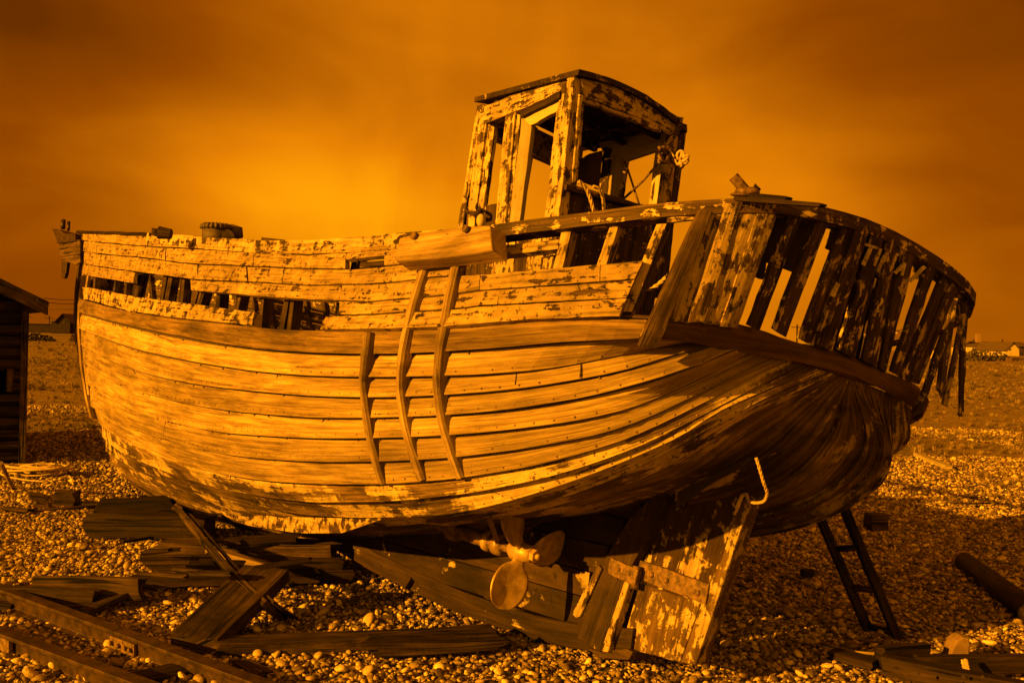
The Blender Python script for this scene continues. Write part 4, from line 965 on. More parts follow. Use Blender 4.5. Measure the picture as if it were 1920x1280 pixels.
# ================================================================ GROUND
def gh(x, y):
    d = math.hypot(x, y)
    h = .025*noise.noise(Vector((x*.35, y*.35, 0)))+.012*noise.noise(Vector((x*1.3, y*1.3, 5)))
    if d > 40: h += min(1.0, (d-40)/240.)*.95+.15*noise.noise(Vector((x*.03, y*.03, 2)))*min(1, (d-40)/80)
    elif d > 9: h += .05*(noise.noise(Vector((x*.16, y*.16, 9))))*min(1, (d-9)/8)
    return h-.012
def axis(lo, hi, n, c, k):
    t = np.linspace(-1, 1, n); s = np.sinh(t*k)/math.sinh(k); return np.where(s < 0, c+s*(c-lo), c+s*(hi-c))
gxs = axis(-2500, 2500, 190, 0, 7.5); gys = axis(-2500, 2500, 190, 6, 7.5)
m = MB(); vs = [(x, y, gh(x, y)) for y in gys for x in gxs]; nx = len(gxs)
fs = [[j*nx+i, j*nx+i+1, (j+1)*nx+i+1, (j+1)*nx+i] for j in range(len(gys)-1) for i in range(nx-1)]
m.add(vs, fs, None, 0, True)
mt, nt, bs = newmat('shingle_and_dry_grass'); G = NG(nt); geo = G.n('ShaderNodeNewGeometry').outputs['Position']
def voro(scale):
    v = G.n('ShaderNodeTexVoronoi'); G.l(geo, v.inputs['Vector']); v.inputs['Scale'].default_value = scale; return v
v1 = voro(26); v2 = voro(60)
def tint(v): 
    s = G.n('ShaderNodeSeparateColor'); G.l(v.outputs['Color'], s.inputs[0]); return s.outputs[0]
peb = G.ramp(tint(v1), [(0, (.05, .03, .014)), (.45, (.2, .13, .06)), (.8, (.4, .28, .14)), (1, (.62, .46, .24))])
peb = G.mix(.5, peb, G.ramp(tint(v2), [(0, (.04, .025, .012)), (1, (.36, .25, .13))]))
edge = G.ramp(v1.outputs['Distance'], [(.25, 1.), (.62, .12)]); peb = G.mix(1., peb, edge, 'MULTIPLY')
gn = G.noise(G.mapping(geo, (1, .55, 1)), .42, 9, .66, .4); gs = G.noise(G.mapping(geo, (1, .8, 1)), 9., 5, .65)
gcol = G.ramp(gs, [(.3, (.05, .032, .012)), (.5, (.14, .09, .036)), (.7, (.3, .2, .09))])
sp_ = G.n('ShaderNodeSeparateXYZ'); G.l(geo, sp_.inputs[0])
near = G.math('MULTIPLY', G.math('SUBTRACT', sp_.outputs[1], 7.5), .02, clamp=True)
gm = G.ramp(G.math('ADD', gn, near), [(.50, 0.), (.58, 1.)])
G.l(G.mix(gm, peb, gcol), bs.inputs['Base Color']); bs.inputs['Roughness'].default_value = .85
bp_ = G.n('ShaderNodeBump'); bp_.inputs['Strength'].default_value = .9; bp_.inputs['Distance'].default_value = .02
G.l(G.math('ADD', G.math('MULTIPLY', v1.outputs['Distance'], -1.), G.math('MULTIPLY', gs, .8)), bp_.inputs['Height']); G.l(bp_.outputs[0], bs.inputs['Normal'])
me = bpy.data.meshes.new('ground'); me.from_pydata(vs, [], fs); me.materials.append(mt); me.polygons.foreach_set('use_smooth', [True]*len(fs)); go = bpy.data.objects.new('ground', me); C.objects.link(go); tag(go, kind='structure')
# ---- instanced pebbles / tufts through geometry nodes (ground cover nobody could count)
def scatter(name, pts, scl, protos, mat, kind='stuff', label=None, cat=None, flat=.6, upright=False):
    me = bpy.data.meshes.new(name); me.from_pydata([tuple(p) for p in pts], [], [])
    n = len(pts); a = me.attributes.new('sc', 'FLOAT', 'POINT'); a.data.foreach_set('value', list(map(float, scl)))
    r = me.attributes.new('rt', 'FLOAT_VECTOR', 'POINT'); rot = np.random.rand(n, 3)*6.283
    if upright: rot[:, 0] = (np.random.rand(n)-.5)*.3; rot[:, 1] = (np.random.rand(n)-.5)*.3
    else: rot[:, 0] = (np.random.rand(n)-.5)*1.3; rot[:, 1] = (np.random.rand(n)-.5)*1.3
    r.data.foreach_set('vector', rot.ravel().tolist()); k = me.attributes.new('kd', 'INT', 'POINT'); k.data.foreach_set('value', np.random.randint(0, len(protos), n).tolist())
    o = bpy.data.objects.new(name, me); C.objects.link(o); tag(o, label, cat, kind=kind)
    ng = bpy.data.node_groups.new(name+'_nodes', 'GeometryNodeTree'); ng.interface.new_socket('Geometry', in_out='INPUT', socket_type='NodeSocketGeometry'); ng.interface.new_socket('Geometry', in_out='OUTPUT', socket_type='NodeSocketGeometry')
    N = ng.nodes; gi = N.new('NodeGroupInput'); go_ = N.new('NodeGroupOutput'); mp = N.new('GeometryNodeMeshToPoints'); ip = N.new('GeometryNodeInstanceOnPoints')
    col = bpy.data.collections.new(name+'_shapes')
    for p in protos: col.objects.link(p)
    ci = N.new('GeometryNodeCollectionInfo'); ci.inputs['Collection'].default_value = col; ci.inputs['Separate Children'].default_value = True; ci.inputs['Reset Children'].default_value = True
    def attr(nm, t):
        x = N.new('GeometryNodeInputNamedAttribute'); x.data_type = t; x.inputs['Name'].default_value = nm; return [s for s in x.outputs if s.enabled and s.name == 'Attribute'][0]
    L = ng.links; L.new(gi.outputs[0], mp.inputs['Mesh']); L.new(mp.outputs[0], ip.inputs['Points']); L.new(ci.outputs[0], ip.inputs['Instance']); ip.inputs['Pick Instance'].default_value = True
    L.new(attr('kd', 'INT'), ip.inputs['Instance Index']); L.new(attr('sc', 'FLOAT'), ip.inputs['Scale']); L.new(attr('rt', 'FLOAT_VECTOR'), ip.inputs['Rotation']); L.new(ip.outputs[0], go_.inputs[0])
    md = o.modifiers.new('scatter', 'NODES'); md.node_group = ng; return o
pm, nt, bs = newmat('shingle_pebbles'); G = NG(nt); oi = G.n('ShaderNodeObjectInfo').outputs['Random']; ob = G.n('ShaderNodeTexCoord').outputs['Object']
pc = G.ramp(oi, [(0, (.05, .03, .014)), (.3, (.13, .085, .04)), (.6, (.28, .2, .1)), (.85, (.46, .34, .17)), (1, (.7, .55, .3))])
pc = G.mix(.6, pc, G.mix(1., pc, G.ramp(G.noise(ob, 2.2, 7, .65), [(.35, .35), (.6, 1.2)]), 'MULTIPLY'))
G.l(pc, bs.inputs['Base Color']); bs.inputs['Roughness'].default_value = .55; bs.inputs['Specular IOR Level'].default_value = .4
bpn = G.n('ShaderNodeBump'); bpn.inputs['Strength'].default_value = .25; bpn.inputs['Distance'].default_value = .1; G.l(G.noise(ob, 5, 5, .6), bpn.inputs['Height']); G.l(bpn.outputs[0], bs.inputs['Normal'])
import bmesh
protos = []
for k in range(7):
    bm = bmesh.new(); bmesh.ops.create_icosphere(bm, subdivisions=2, radius=1.)
    a, b_, c_ = rnd(.85, 1.15), rnd(.6, .9), rnd(.38, .62)
    for v in bm.verts:
        f = 1+.30*noise.noise(v.co*1.1+Vector((k*7, 0, 0)))+.06*noise.noise(v.co*3+Vector((0, k*5, 0))); v.co = Vector((v.co.x*a, v.co.y*b_, v.co.z*c_))*f
    me = bpy.data.meshes.new('pebble'); bm.to_mesh(me); bm.free(); me.materials.append(pm); me.polygons.foreach_set('use_smooth', [True]*len(me.polygons)); protos.append(bpy.data.objects.new('pebble', me))
def field(y0, y1, dens, spread=.62):
    n = int((y1**2-y0**2)*spread*dens); y = np.sqrt(np.random.rand(n)*(y1**2-y0**2)+y0**2); x = (np.random.rand(n)*2-1)*spread*y; return x, y
xs, ys = field(3.4, 9.2, 2700); s = .0095*np.exp(np.random.randn(len(xs))*.42); s = np.clip(s, .0045, .045)
x2, y2 = field(9.2, 19, 620, .58); s2 = np.clip(.0155*np.exp(np.random.randn(len(x2))*.3), .01, .04)
# pebbles thin out into the grass
keep = np.array([noise.noise(Vector((a*.42, b*.23, 7)))*1.2+.55 > (b-9)/14. for a, b in zip(x2, y2)]) if len(x2) else []
x2, y2, s2 = x2[keep], y2[keep], s2[keep]
xa = np.r_[xs, x2]; ya = np.r_[ys, y2]; sa_ = np.r_[s, s2]
pts = [(a, b, gh(a, b)+c*rnd(.0, .9)) for a, b, c in zip(xa, ya, sa_)]
scatter('shingle', pts, sa_, protos, pm)
# bigger stones among them
# grass tufts
gmat, nt, bs = newmat('dry_grass'); G = NG(nt); oi = G.n('ShaderNodeObjectInfo').outputs['Random']
G.l(G.ramp(oi, [(0, (.05, .035, .012)), (.5, (.14, .095, .035)), (1, (.3, .21, .09))]), bs.inputs['Base Color']); bs.inputs['Roughness'].default_value = .8
tp = []
for k in range(4):
    vs = []; fs = []
    for i in range(46):
        a = rnd(0, 6.283); r0 = rnd(0, .5); l = rnd(.5, 1.); lean = rnd(.3, 1.1); b0 = Vector((math.cos(a)*r0, math.sin(a)*r0, -.05)); dr = Vector((math.cos(a+rnd(-.6, .6)), math.sin(a+rnd(-.6, .6)), 0)); sdv = Vector((-dr.y, dr.x, 0))*.028; j = len(vs)
        m1 = b0+dr*lean*l*.4+Vector((0, 0, l*.6)); t1 = b0+dr*lean*l*1.0+Vector((0, 0, l*.8)); vs += [b0-sdv, b0+sdv, m1+sdv*.7, m1-sdv*.7, t1]; fs += [(j, j+1, j+2, j+3), (j+3, j+2, j+4)]
    me = bpy.data.meshes.new('tuft'); me.from_pydata([tuple(v) for v in vs], [], fs); me.materials.append(gmat); tp.append(bpy.data.objects.new('tuft', me))
P = []; S = []
for y0, y1, dn in ((8.5, 20, 26), (20, 50, 7), (50, 110, .9)):
    a, b_ = field(y0, y1, dn, .6)
    for x, y in zip(a, b_):
        if noise.noise(Vector((x*.42, y*.23, 7)))*1.2+.55 < (y-9)/14.+rnd(-.25, .25) or (x > 0 and y > 9 and noise.noise(Vector((x*.8, y*.5, 3))) > .12) or y > 30:
            P.append((x, y, gh(x, y))); S.append(rnd(.035, .1)*(1+min(1.2, y/60))*(1.9 if noise.noise(Vector((x*.5, y*.22, 11))) > .28 else 1.))
scatter('dry_grass', P, S, tp, gmat, upright=True)
print('pebbles', len(pts), 'tufts', len(P))
# ================================================================ TIMBERS, RAILS, LADDER
def G3(x, y, z=0.): return g(x, y, z)
def timber(name, p0, p1, z0, z1, w, h, label, cat='timber', mat='timber', group=None, jit=.009, ends=.03, n=16, bev=.004, upv=(0, 0, 1), w2=None, h2=None, dz=0):
    """p0, p1: picture points of the near-bottom... top centre line at heights z0, z1"""
    a, b = g(*p0, z0), g(*p1, z1); m = MB(); m.beam(a, b, w, h, upv, n, jit, ends, w2=w2, h2=h2); return tag(obj(name, m, M[mat], bevel=bev), label, cat, group)
timber('sleeper_baulk', (170, 960), (392, 964), .17, .19, .17, .17, 'long dark squared baulk under the bow', 'timber', 'timber_dark', ends=.06, jit=.014, n=20)
timber('sleeper_baulk', (186, 936), (330, 932), .13, .15, .2, .15, 'low dark timber lying behind the long baulk', 'timber', 'timber_dark')
timber('sleeper_baulk', (290, 1012), (640, 1018), .20, .2, .16, .2, 'thick split baulk with a ragged left end supporting the keel', 'timber', 'timber', ends=.09, jit=.012, n=16)
timber('wedge_plank', (352, 1046), (640, 1046), .16, .12, .12, .07, 'pointed pale plank lying in front of the split baulk', 'plank', 'timber', w2=.16, h2=.09, ends=.02)
timber('plank', (262, 1078), (600, 1068), .07, .09, .14, .06, 'low plank under the split baulk, reaching back below the keel', 'plank', 'timber_dark')
timber('plank', (72, 1079), (268, 1084), .15, .15, .05, .12, 'short upright-edged plank left of the split baulk', 'plank', 'timber')
timber('plank', (2, 1098), (182, 1106), .10, .10, .06, .10, 'dark plank end lying behind the upper rail', 'plank', 'timber_dark')
timber('plank', (160, 1141), (268, 1094), .03, .10, .07, .03, 'thin slanting lath between two short planks', 'plank', 'timber')
timber('plank', (118, 1132), (210, 1128), .04, .04, .09, .03, 'flat grey lath beside the rail', 'plank', 'timber')
# big leaning plank in front
a, b = g(360, 1195, .07), g(500, 1062, .26); m = MB(); m.beam(a, b, .26, .075, n=14, jit=.006, ends=.02); tag(obj('broad_plank', m, M['timber'], bevel=.005), 'broad weathered plank sloping up to the baulks beneath the loose batten', 'plank')
timber('sleeper_baulk', (415, 1197), (938, 1178), .06, .08, .16, .10, 'long half-buried timber in front of the keel', 'timber', 'timber', jit=.012, ends=.05, n=18)
timber('plank', (452, 1236), (492, 1262), .03, .02, .09, .03, 'small broken board beside the end of the rail', 'plank', 'timber')
timber('plank', (250, 1268), (345, 1248), .03, .03, .14, .05, 'dark board crossing under the lower rail', 'plank', 'timber_dark')
timber('plank', (-20, 1122), (34, 1128), .03, .03, .1, .05, 'dark board end at the left edge between the rails', 'plank', 'timber_dark')
timber('broken_timber', (690, 1192), (938, 1180), .12, .12, .10, .08, 'rough gnarled log lying against the keel', 'log', 'timber', jit=.02, ends=.05, n=22)
timber('broken_timber', (300, 1090), (470, 1078), .05, .06, .05, .04, 'thin broken lath half under the split baulk', 'plank', 'timber', jit=.006)
timber('broken_timber', (395, 1024), (520, 1060), .21, .12, .06, .04, 'narrow strip lying aslant across the split baulk', 'plank', 'timber_pale', jit=.006)
timber('broken_timber', (430, 1010), (560, 1000), .24, .26, .08, .05, 'dark strip on top of the split baulk beneath the bilge', 'plank', 'timber_dark', jit=.008)
timber('broken_timber', (90, 1118), (262, 1076), .05, .05, .05, .05, 'dark lath crossing between the two short planks', 'plank', 'timber_dark', jit=.006)
timber('broken_timber', (120, 940), (300, 948), .03, .05, .05, .04, 'thin dark lath running to the long baulk', 'plank', 'timber_dark', jit=.006)
timber('broken_timber', (560, 1072), (660, 1068), .08, .08, .07, .07, 'short dark chock under the keel', 'chock', 'timber_dark', jit=.01)
for k in range(16):
    x, y = rnd(200, 480), rnd(1000, 1110); L_ = rnd(40, 110); a_ = rnd(-.35, .35); z_ = rnd(.03, .08) if y > 1075 else rnd(.2, .27)
    timber('broken_lath', (x, y), (x+L_*math.cos(a_), y+L_*math.sin(a_)*.6), z_, z_+rnd(-.02, .03), rnd(.02, .05), rnd(.012, .03), 'thin splintered lath in the heap of timbers under the bow', 'lath', 'timber_dark' if k % 3 else 'timber', 'splintered laths under the bow', jit=.006, ends=.02, n=6)
# peeled keel band: leaves the forefoot and bends down to the shingle
P = [W(bp(197, 812, 1, .06)), W(bp(212, 852, 1, .08)), W(bp(235, 888, 1, .1)), W(bp(268, 915, 1, .12)), W(bp(312, 940, 1, .16)), at(350, 975, 6.3), at(400, 1035, 5.5), at(450, 1090, 4.98), at(500, 1136, 4.8), g(541, 1163, -.02)]
Q = resample(np.array(P), np.linspace(0, 1, 50)); m = MB(); R = []
for i, c in enumerate(Q):
    t = Q[min(49, i+1)]-Q[max(0, i-1)]; t /= np.linalg.norm(t); s_ = np.cross(t, [.2, -1, .3]); s_ /= np.linalg.norm(s_); k = .022 if i > 25 else .028
    R.append([c+s_*k, c+np.array([0, -.018, .004]), c-s_*k, c+np.array([0, .014, 0])])
m.rings(R); tag(obj('loose_batten', m, M['timber']), 'long curved batten sprung from the bow and stuck in the shingle', 'batten')
Q2 = Q[30:]+np.array([.045, .02, .0]); m = MB(); m.tube(Q2, .012, 5, smooth=False); tag(obj('loose_batten', m, M['timber_dark']), 'thin dark lath alongside the sprung batten', 'batten')
# rails
def railobj(p0, p1, label, z=.09):
    a, b = g(*p0, z), g(*p1, z); d = (b-a); L = np.linalg.norm(d); d /= L; sdv = np.cross(d, [0, 0, 1.]); t = thing('rail_track', a*[1, 1, 0], label, 'rail', 'old rails in the shingle')
    prof = [(-.035, 0), (.035, 0), (.035, -.018), (.012, -.03), (.010, -.085), (.055, -.105), (.058, -.12), (-.058, -.12), (-.055, -.105), (-.010, -.085), (-.012, -.03), (-.035, -.018)]
    m = MB(); R = []
    for i in range(24):
        c = a+d*L*i/23; R.append([c+sdv*x+np.array([0, 0, zz]) for x, zz in prof])
    m.rings(R); obj('rail_bar', m, M['rail_iron'], t, bevel=.003); return t, a, d, sdv
t, a, d, sdv = railobj((-60, 1076), (600, 1316), 'upper rusty rail with a bolted joint, running down to the right', .09)
j = g(248, 1190, .09); k_ = float((j-a)@d)
for s_, nm in ((-1, 'fishplate'), (1, 'fishplate')):
    m = MB(); c = a+d*k_; off = sdv*s_*.022 if (sdv*s_)[1] < 0 else sdv*s_*.022
    m.beam(c-d*.16+off+[0, 0, -.03], c+d*.05+off+[0, 0, -.03], .018, .055, n=3, jit=.001, ends=0); fp = obj(nm, m, M['iron'], t, bevel=.003)
    for q in (-.13, -.07, -.01, .03):
        m = MB(); m.tube([c+d*q+off*1.3+[0, 0, -.057], c+d*q+off*2.1+[0, 0, -.057]], .011, 6, smooth=False); obj('bolt', m, M['iron'], fp)
m = MB(); c = a+d*(k_-.13); m.tube([c+[0, 0, .001], c-sdv*.0+[0, 0, .002]], .0, 4) if False else m.beam(c-sdv*.036, c+sdv*.036, .004, .02, n=1, jit=0, ends=0); obj('rail_joint', m, M['fake_dark'], t)
t2, a2, d2, s2_ = railobj((-80, 1150), (360, 1310), 'lower rusty rail close to the bottom left corner', .085)
m = MB(); c = g(10, 1188, .07); m.beam(c-d2*.1-[0, .04, -.0], c+d2*.09-[0, .04, 0], .02, .06, n=2, jit=.001, ends=0); f2 = obj('fishplate', m, M['iron'], t2, bevel=.003)
m = MB(); m.tube([c-d2*.05-[0, .05, .03], c-d2*.05-[0, .07, .03]], .013, 6, smooth=False); obj('bolt', m, M['iron'], f2)
# ladder leaning on the starboard quarter
lb = g(1668, 1188); ld = thing('ladder', lb, 'dark wooden ladder leaning up against the far side of the stern', 'ladder')
Yt = 5.26
fl, fr = g(1630, 1180), g(1686, 1196)
tl_, tr_ = at(1512, 905, Yt), at(1560, 890, Yt)
for f0, t0 in ((fl, tl_), (fr, tr_)):
    d = t0-f0; m = MB(); m.beam(f0-d*.02, t0, .045, .05, upv=(0, -1, .1), n=10, jit=.002, ends=.004); obj('side_rail', m, M['timber_dark'], ld, bevel=.003)
for yl in (1175, 1103, 1030, 960, 900):
    k = None
    tl2 = np.linspace(0, 1, 200); pl = np.array([proj(fl+(tl_-fl)*q)[1] for q in tl2]); q = tl2[np.argmin(abs(pl-yl))]
    a, b = fl+(tl_-fl)*q, fr+(tr_-fr)*q; dd = (b-a)/np.linalg.norm(b-a); m = MB(); a = a+[0, .02, 0]; b = b+[0, .02, 0]; m.tube([a, b], .018, 8); obj('rung', m, M['timber_dark'], ld)
# round pole at the right
a, b = g(1806, 1050, .05), g(2200, 1350, .06); m = MB(); m.tube([a, a*.7+b*.3, b], [.062, .07, .078], 14); pl_ = thing('log_pole', g(1860, 1090), 'long round pole lying at the right edge', 'pole'); obj('shaft', m, M['timber'], pl_)
dd = (b-a)/np.linalg.norm(b-a); m = MB(); m.tube([a-dd*.012, a+dd*.03], .069, 14); obj('end_band', m, M['timber_pale'], pl_); m = MB(); m.tube([a-dd*.05, a-dd*.01], [.03, .05], 10); obj('end_spike', m, M['iron'], pl_)
# dark timber frame, bottom right
cr = thing('cradle_frame', g(1780, 1262), 'dark drilled timber frame in the bottom right corner', 'timber frame')
m = MB(); m.beam(g(1655, 1226, .10), g(2010, 1296, .10), .07, .11, n=10, jit=.003); obj('beam', m, M['timber_dark'], cr, bevel=.004)
m = MB(); m.beam(g(1648, 1212, .11), g(1740, 1204, .11), .06, .09, n=4); obj('end_piece', m, M['timber_dark'], cr, bevel=.004)
m = MB(); m.beam(g(1718, 1228, .10), g(1990, 1226, .12), .05, .08, n=8); obj('beam', m, M['timber_dark'], cr, bevel=.004)
m = MB()
for x, y in ((1722, 1262), (1768, 1273), (1806, 1268), (1842, 1268)):
    c = g(x, y, .1); m.tube([c, c+np.array([0, -.004, 0])], .008, 10, smooth=False)
obj('bolt_hole', m, M['fake_dark'], cr)
# upright stone/post by the frame
c = g(1800, 1245); m = MB(); m.poly([at(x, y, float(c[1])) for x, y in ((1782, 1232), (1786, 1215), (1795, 1200), (1806, 1194), (1818, 1196), (1820, 1210), (1816, 1240), (1812, 1256), (1790, 1254))], (0, -1, 0), .09); tag(obj('upright_stump', m, M['stone'], bevel=.008), 'rounded brown stump standing against the timber frame', 'stump')
P = [g(1808+6*math.sin(k*2.1)+k*.25, 1236+k*1.1, .12-.002*k) for k in range(22)]
rope(P, .006, label='frayed rope end draped over the frame beside the stump', strands=False, sm=1)
m = MB(); m.tube([g(1540, 1205, .02), g(1570, 1214, .03), g(1605, 1222, .03), g(1650, 1226, .05)], .008, 6); tag(obj('stick', m, M['timber_pale']), 'thin pale stick pointing at the timber frame', 'stick')
m = MB(); m.beam(g(1560, 1216, .05), g(1640, 1236, .05), .09, .04, n=5); tag(obj('plank', m, M['timber_dark']), 'small dark board left of the timber frame', 'plank')
# pale fallen plank beyond the stern, box, bits
m = MB(); m.beam(g(1719, 848, .06), g(1779, 872, .06), .09, .05, n=4); tag(obj('plank', m, M['cream']), 'short pale plank lying alone on the grass beyond the stern', 'plank')
m = MB(); m.beam(g(1628, 962, .13), g(1660, 962, .13), .14, .13, n=3); tag(obj('wooden_box', m, M['timber'], bevel=.004), 'small wooden box on the shingle beyond the ladder', 'box')
m = MB(); m.beam(g(1505, 1066, .06), g(1524, 1066, .06), .06, .05, n=3); tag(obj('wood_offcut', m, M['timber_dark']), 'small dark offcut in the boat shadow', 'offcut')
m = MB(); m.tube([g(1786, 943, .01), g(1820, 944, .02), g(1856, 943, .01)], .009, 5); tag(obj('stick', m, M['timber_dark']), 'thin dark stick on the grass at the right', 'stick')
# left bits
m = MB(); m.beam(g(106, 921, .12), g(144, 921, .12), .2, .12, n=3); tag(obj('wood_block', m, M['timber'], bevel=.005), 'squat square block on the shingle left of the baulks', 'block')
m = MB(); m.poly([g(52, 920, .05), g(80, 924, .05), g(92, 950, .02), g(64, 950, .02)], (0, 0, 1), .03); tag(obj('wood_offcut', m, M['timber']), 'flat offcut leaning beside the square block', 'offcut')
timber('plank', (14, 950), (58, 954), .04, .04, .09, .03, 'small flat board at the left edge of the shingle', 'plank', 'timber')
timber('plank', (60, 955), (180, 947), .02, .02, .04, .02, 'thin lath running towards the square block', 'plank', 'timber')
m = MB(); m.tube([g(24, 916, .0), at(2, 868, 8.0)], .018, 6, smooth=False); tag(obj('stick', m, M['timber_pale']), 'pale stake leaning at the left edge', 'stake')
P = []
c = g(66, 893)
for k in range(150):
    a = k*.53; r_ = .2+.14*math.sin(k*.31)
    P.append(c+np.array([math.cos(a)*r_*1.0+.06*math.sin(k*.11), math.sin(a)*r_*.6, .03+.11*abs(math.sin(k*.23))*(1-r_)]))
P += [g(110, 900, .02), g(125, 893, .03), g(138, 908, .02)]
rope(P, .009, name='rope_pile', label='tangled heap of pale rope on the shingle by the hut', cat='rope', sm=1, strands=False)
# ================================================================ BUILDINGS
hut = thing('log_hut', g(0, 868), 'dark horizontally boarded hut with a jutting roof at the left edge', 'hut')
Yh = float(g(40, 868)[1]); xr = float(at(44, 700, Yh)[0]); ht = float(at(46, 570, Yh)[2])
HA = math.radians(34)
def hb(x, y, z):
    dx, dy = x-xr, y-Yh; return np.array([xr+dx*math.cos(HA)-dy*math.sin(HA), Yh+dx*math.sin(HA)+dy*math.cos(HA), z])
m = MB(); nb = 14; hgt = ht+.03
for k in range(nb):
    z0 = k*hgt/nb; z1 = z0+hgt/nb*.93
    skip = False
    segs = [(xr-4.2, xr-.02)]
    zc_ = (z0+z1)/2; pyc = proj([xr-.3, Yh, zc_])[1]
    if 690 < pyc < 735: segs = [(xr-4.2, xr-1.6), (xr-.13, xr-.02)]
    for s0, s1 in segs:
        R = []
        for i in range(12):
            x = s0+(s1-s0)*i/11; o = rnd(-.006, .006); R.append([hb(x, Yh+.03+o, z0), hb(x, Yh-.02+o, (z0*.6+z1*.4)), hb(x, Yh+.0+o, z1), hb(x, Yh+.08, z1), hb(x, Yh+.08, z0)])
        m.rings(R)
# gable end top boards
for k in range(6):
    z0 = hgt+k*.2; inset = (k+1)*.45; R = [[hb(x, Yh+.03, z0), hb(x, Yh-.01, z0+.08), hb(x, Yh, z0+.19), hb(x, Yh+.07, z0+.19), hb(x, Yh+.07, z0)] for x in (xr-4.2+inset, xr-inset)]; m.rings(R)
obj('wall', m, M['timber_dark'], hut)
m = MB(); m.add([hb(xr, Yh+.08, 0), hb(xr, Yh+3.5, 0), hb(xr, Yh+3.5, hgt), hb(xr, Yh+.08, hgt), hb(xr-4.2, Yh+.08, 0), hb(xr-4.2, Yh+3.5, 0), hb(xr-4.2, Yh+3.5, hgt), hb(xr-4.2, Yh+.08, hgt)], [[0, 1, 2, 3], [4, 5, 6, 7], [1, 5, 6, 2]]); obj('wall', m, M['timber_dark'], hut)
m = MB(); m.beam(hb(xr+.0, Yh-.035, hgt-.1), hb(xr-.0, Yh-.035, -.1), .07, .05, upv=(.4, -.9, 0), ends=0); obj('corner_trim', m, M['timber'], hut)
m = MB(); zw0, zw1 = float(at(30, 733, Yh)[2]), float(at(30, 690, Yh)[2]); m.board(hb(xr-.17, Yh-.03, zw0), hb(xr-.11, Yh-.03, zw0), hb(xr-.17, Yh-.03, zw1), hb(xr-.11, Yh-.03, zw1), (0, -1, 0), .03); obj('window_frame', m, M['timber'], hut)
m = MB(); ex = at(80, 566, Yh-.3); ap = at(-90, 492, Yh-.3)
for y0, y1 in ((Yh-.35, Yh+3.8),):
    A = hb(xr+.16, y0, ex[2]-.02); B = hb(xr-2.1, y0, ex[2]+1.1); DD = hb(0, y1, 0)-hb(0, y0, 0); m.add([A, B, B+DD, A+DD, A+[0, 0, -.09], B+[0, 0, -.09], B+DD+[0, 0, -.09], A+DD+[0, 0, -.09]], [[0, 1, 2, 3], [4, 5, 6, 7], [0, 1, 5, 4], [3, 2, 6, 7], [0, 3, 7, 4]])
    Cc = hb(xr-4.5, y0, ex[2]); m.add([Cc, B, B+DD, Cc+DD], [[0, 1, 2, 3]])
rfh = obj('roof', m, M['tile'], hut)
m = MB(); m.board(hb(xr+.17, Yh-.37, ex[2]-.14), hb(xr+.17, Yh-.37, ex[2]+.01), hb(xr-2.1, Yh-.37, ex[2]+.96), hb(xr-2.1, Yh-.37, ex[2]+1.11), (0, -1, 0), .03); obj('barge_board', m, M['timber'], rfh)
m = MB(); m.beam(hb(xr+.08, Yh-.33, ex[2]+.04), hb(xr+.19, Yh-.33, ex[2]+.0), .1, .06, n=1); obj('gutter_end', m, M['timber_dark'], rfh)
def house(name, Yd, xl, xr_, ybase, yeave, ridge, label, cat, wallm, roofm, depth, windows=(), chim=None, hip=0, zoff=None, gable_x=None):
    """box house at distance Yd; picture columns xl..xr_; eaves and ridge rows"""
    base = at((xl+xr_)/2, ybase, Yd); t = thing(name, base, label, cat); a, b = at(xl, ybase, Yd), at(xr_, ybase, Yd); x0, x1 = a[0], b[0]; z0 = min(a[2], b[2])-.6; ze = at((xl+xr_)/2, yeave, Yd)[2]; zr = at(0.5*(xl+xr_), ridge, Yd)[2]
    m = MB(); v = [(x0, Yd, z0), (x1, Yd, z0), (x1, Yd+depth, z0), (x0, Yd+depth, z0), (x0, Yd, ze), (x1, Yd, ze), (x1, Yd+depth, ze), (x0, Yd+depth, ze)]
    m.add(v, [[0, 1, 5, 4], [1, 2, 6, 5], [2, 3, 7, 6], [3, 0, 4, 7]])
    if gable_x: m.add([(x0, Yd, ze), (x1, Yd, ze), ((x0+x1)/2, Yd, zr)], [[0, 1, 2]])
    obj('wall', m, wallm, t); m = MB(); e = .35
    if gable_x: m.add([(x0-e, Yd-e, ze-.2), ((x0+x1)/2, Yd-e, zr+.1), ((x0+x1)/2, Yd+depth+e, zr+.1), (x0-e, Yd+depth+e, ze-.2), (x1+e, Yd-e, ze-.2), (x1+e, Yd+depth+e, ze-.2)], [[0, 1, 2, 3], [1, 4, 5, 2]])
    else: m.add([(x0-e, Yd-e, ze), (x1+e, Yd-e, ze), (x1+e, Yd+depth+e, ze), (x0-e, Yd+depth+e, ze), (x0+hip, Yd+depth/2, zr), (x1-hip, Yd+depth/2, zr)], [[0, 1, 5, 4], [1, 2, 5], [2, 3, 4, 5], [3, 0, 4]])
    r = obj('roof', m, roofm, t)
    if chim: m = MB(); c = at(chim, ridge, Yd); m.beam((c[0]-.3, Yd+depth/2, zr+1.3), (c[0]+.3, Yd+depth/2, zr+1.3), .7, 1.8, n=1, jit=0, ends=0); obj('chimney', m, M['stone'], r)
    for (wx0, wy0, wx1, wy1) in windows:
        p, q = at(wx0, wy1, Yd-.05), at(wx1, wy0, Yd-.05); m = MB(); m.add([(p[0], Yd-.05, p[2]), (q[0], Yd-.05, p[2]), (q[0], Yd-.05, q[2]), (p[0], Yd-.05, q[2]), (p[0], Yd+.1, p[2]), (q[0], Yd+.1, p[2]), (q[0], Yd+.1, q[2]), (p[0], Yd+.1, q[2])], [[0, 1, 2, 3], [0, 1, 5, 4], [1, 2, 6, 5], [2, 3, 7, 6], [3, 0, 4, 7]]); obj('window', m, M['fake_dark'], t)
    return t
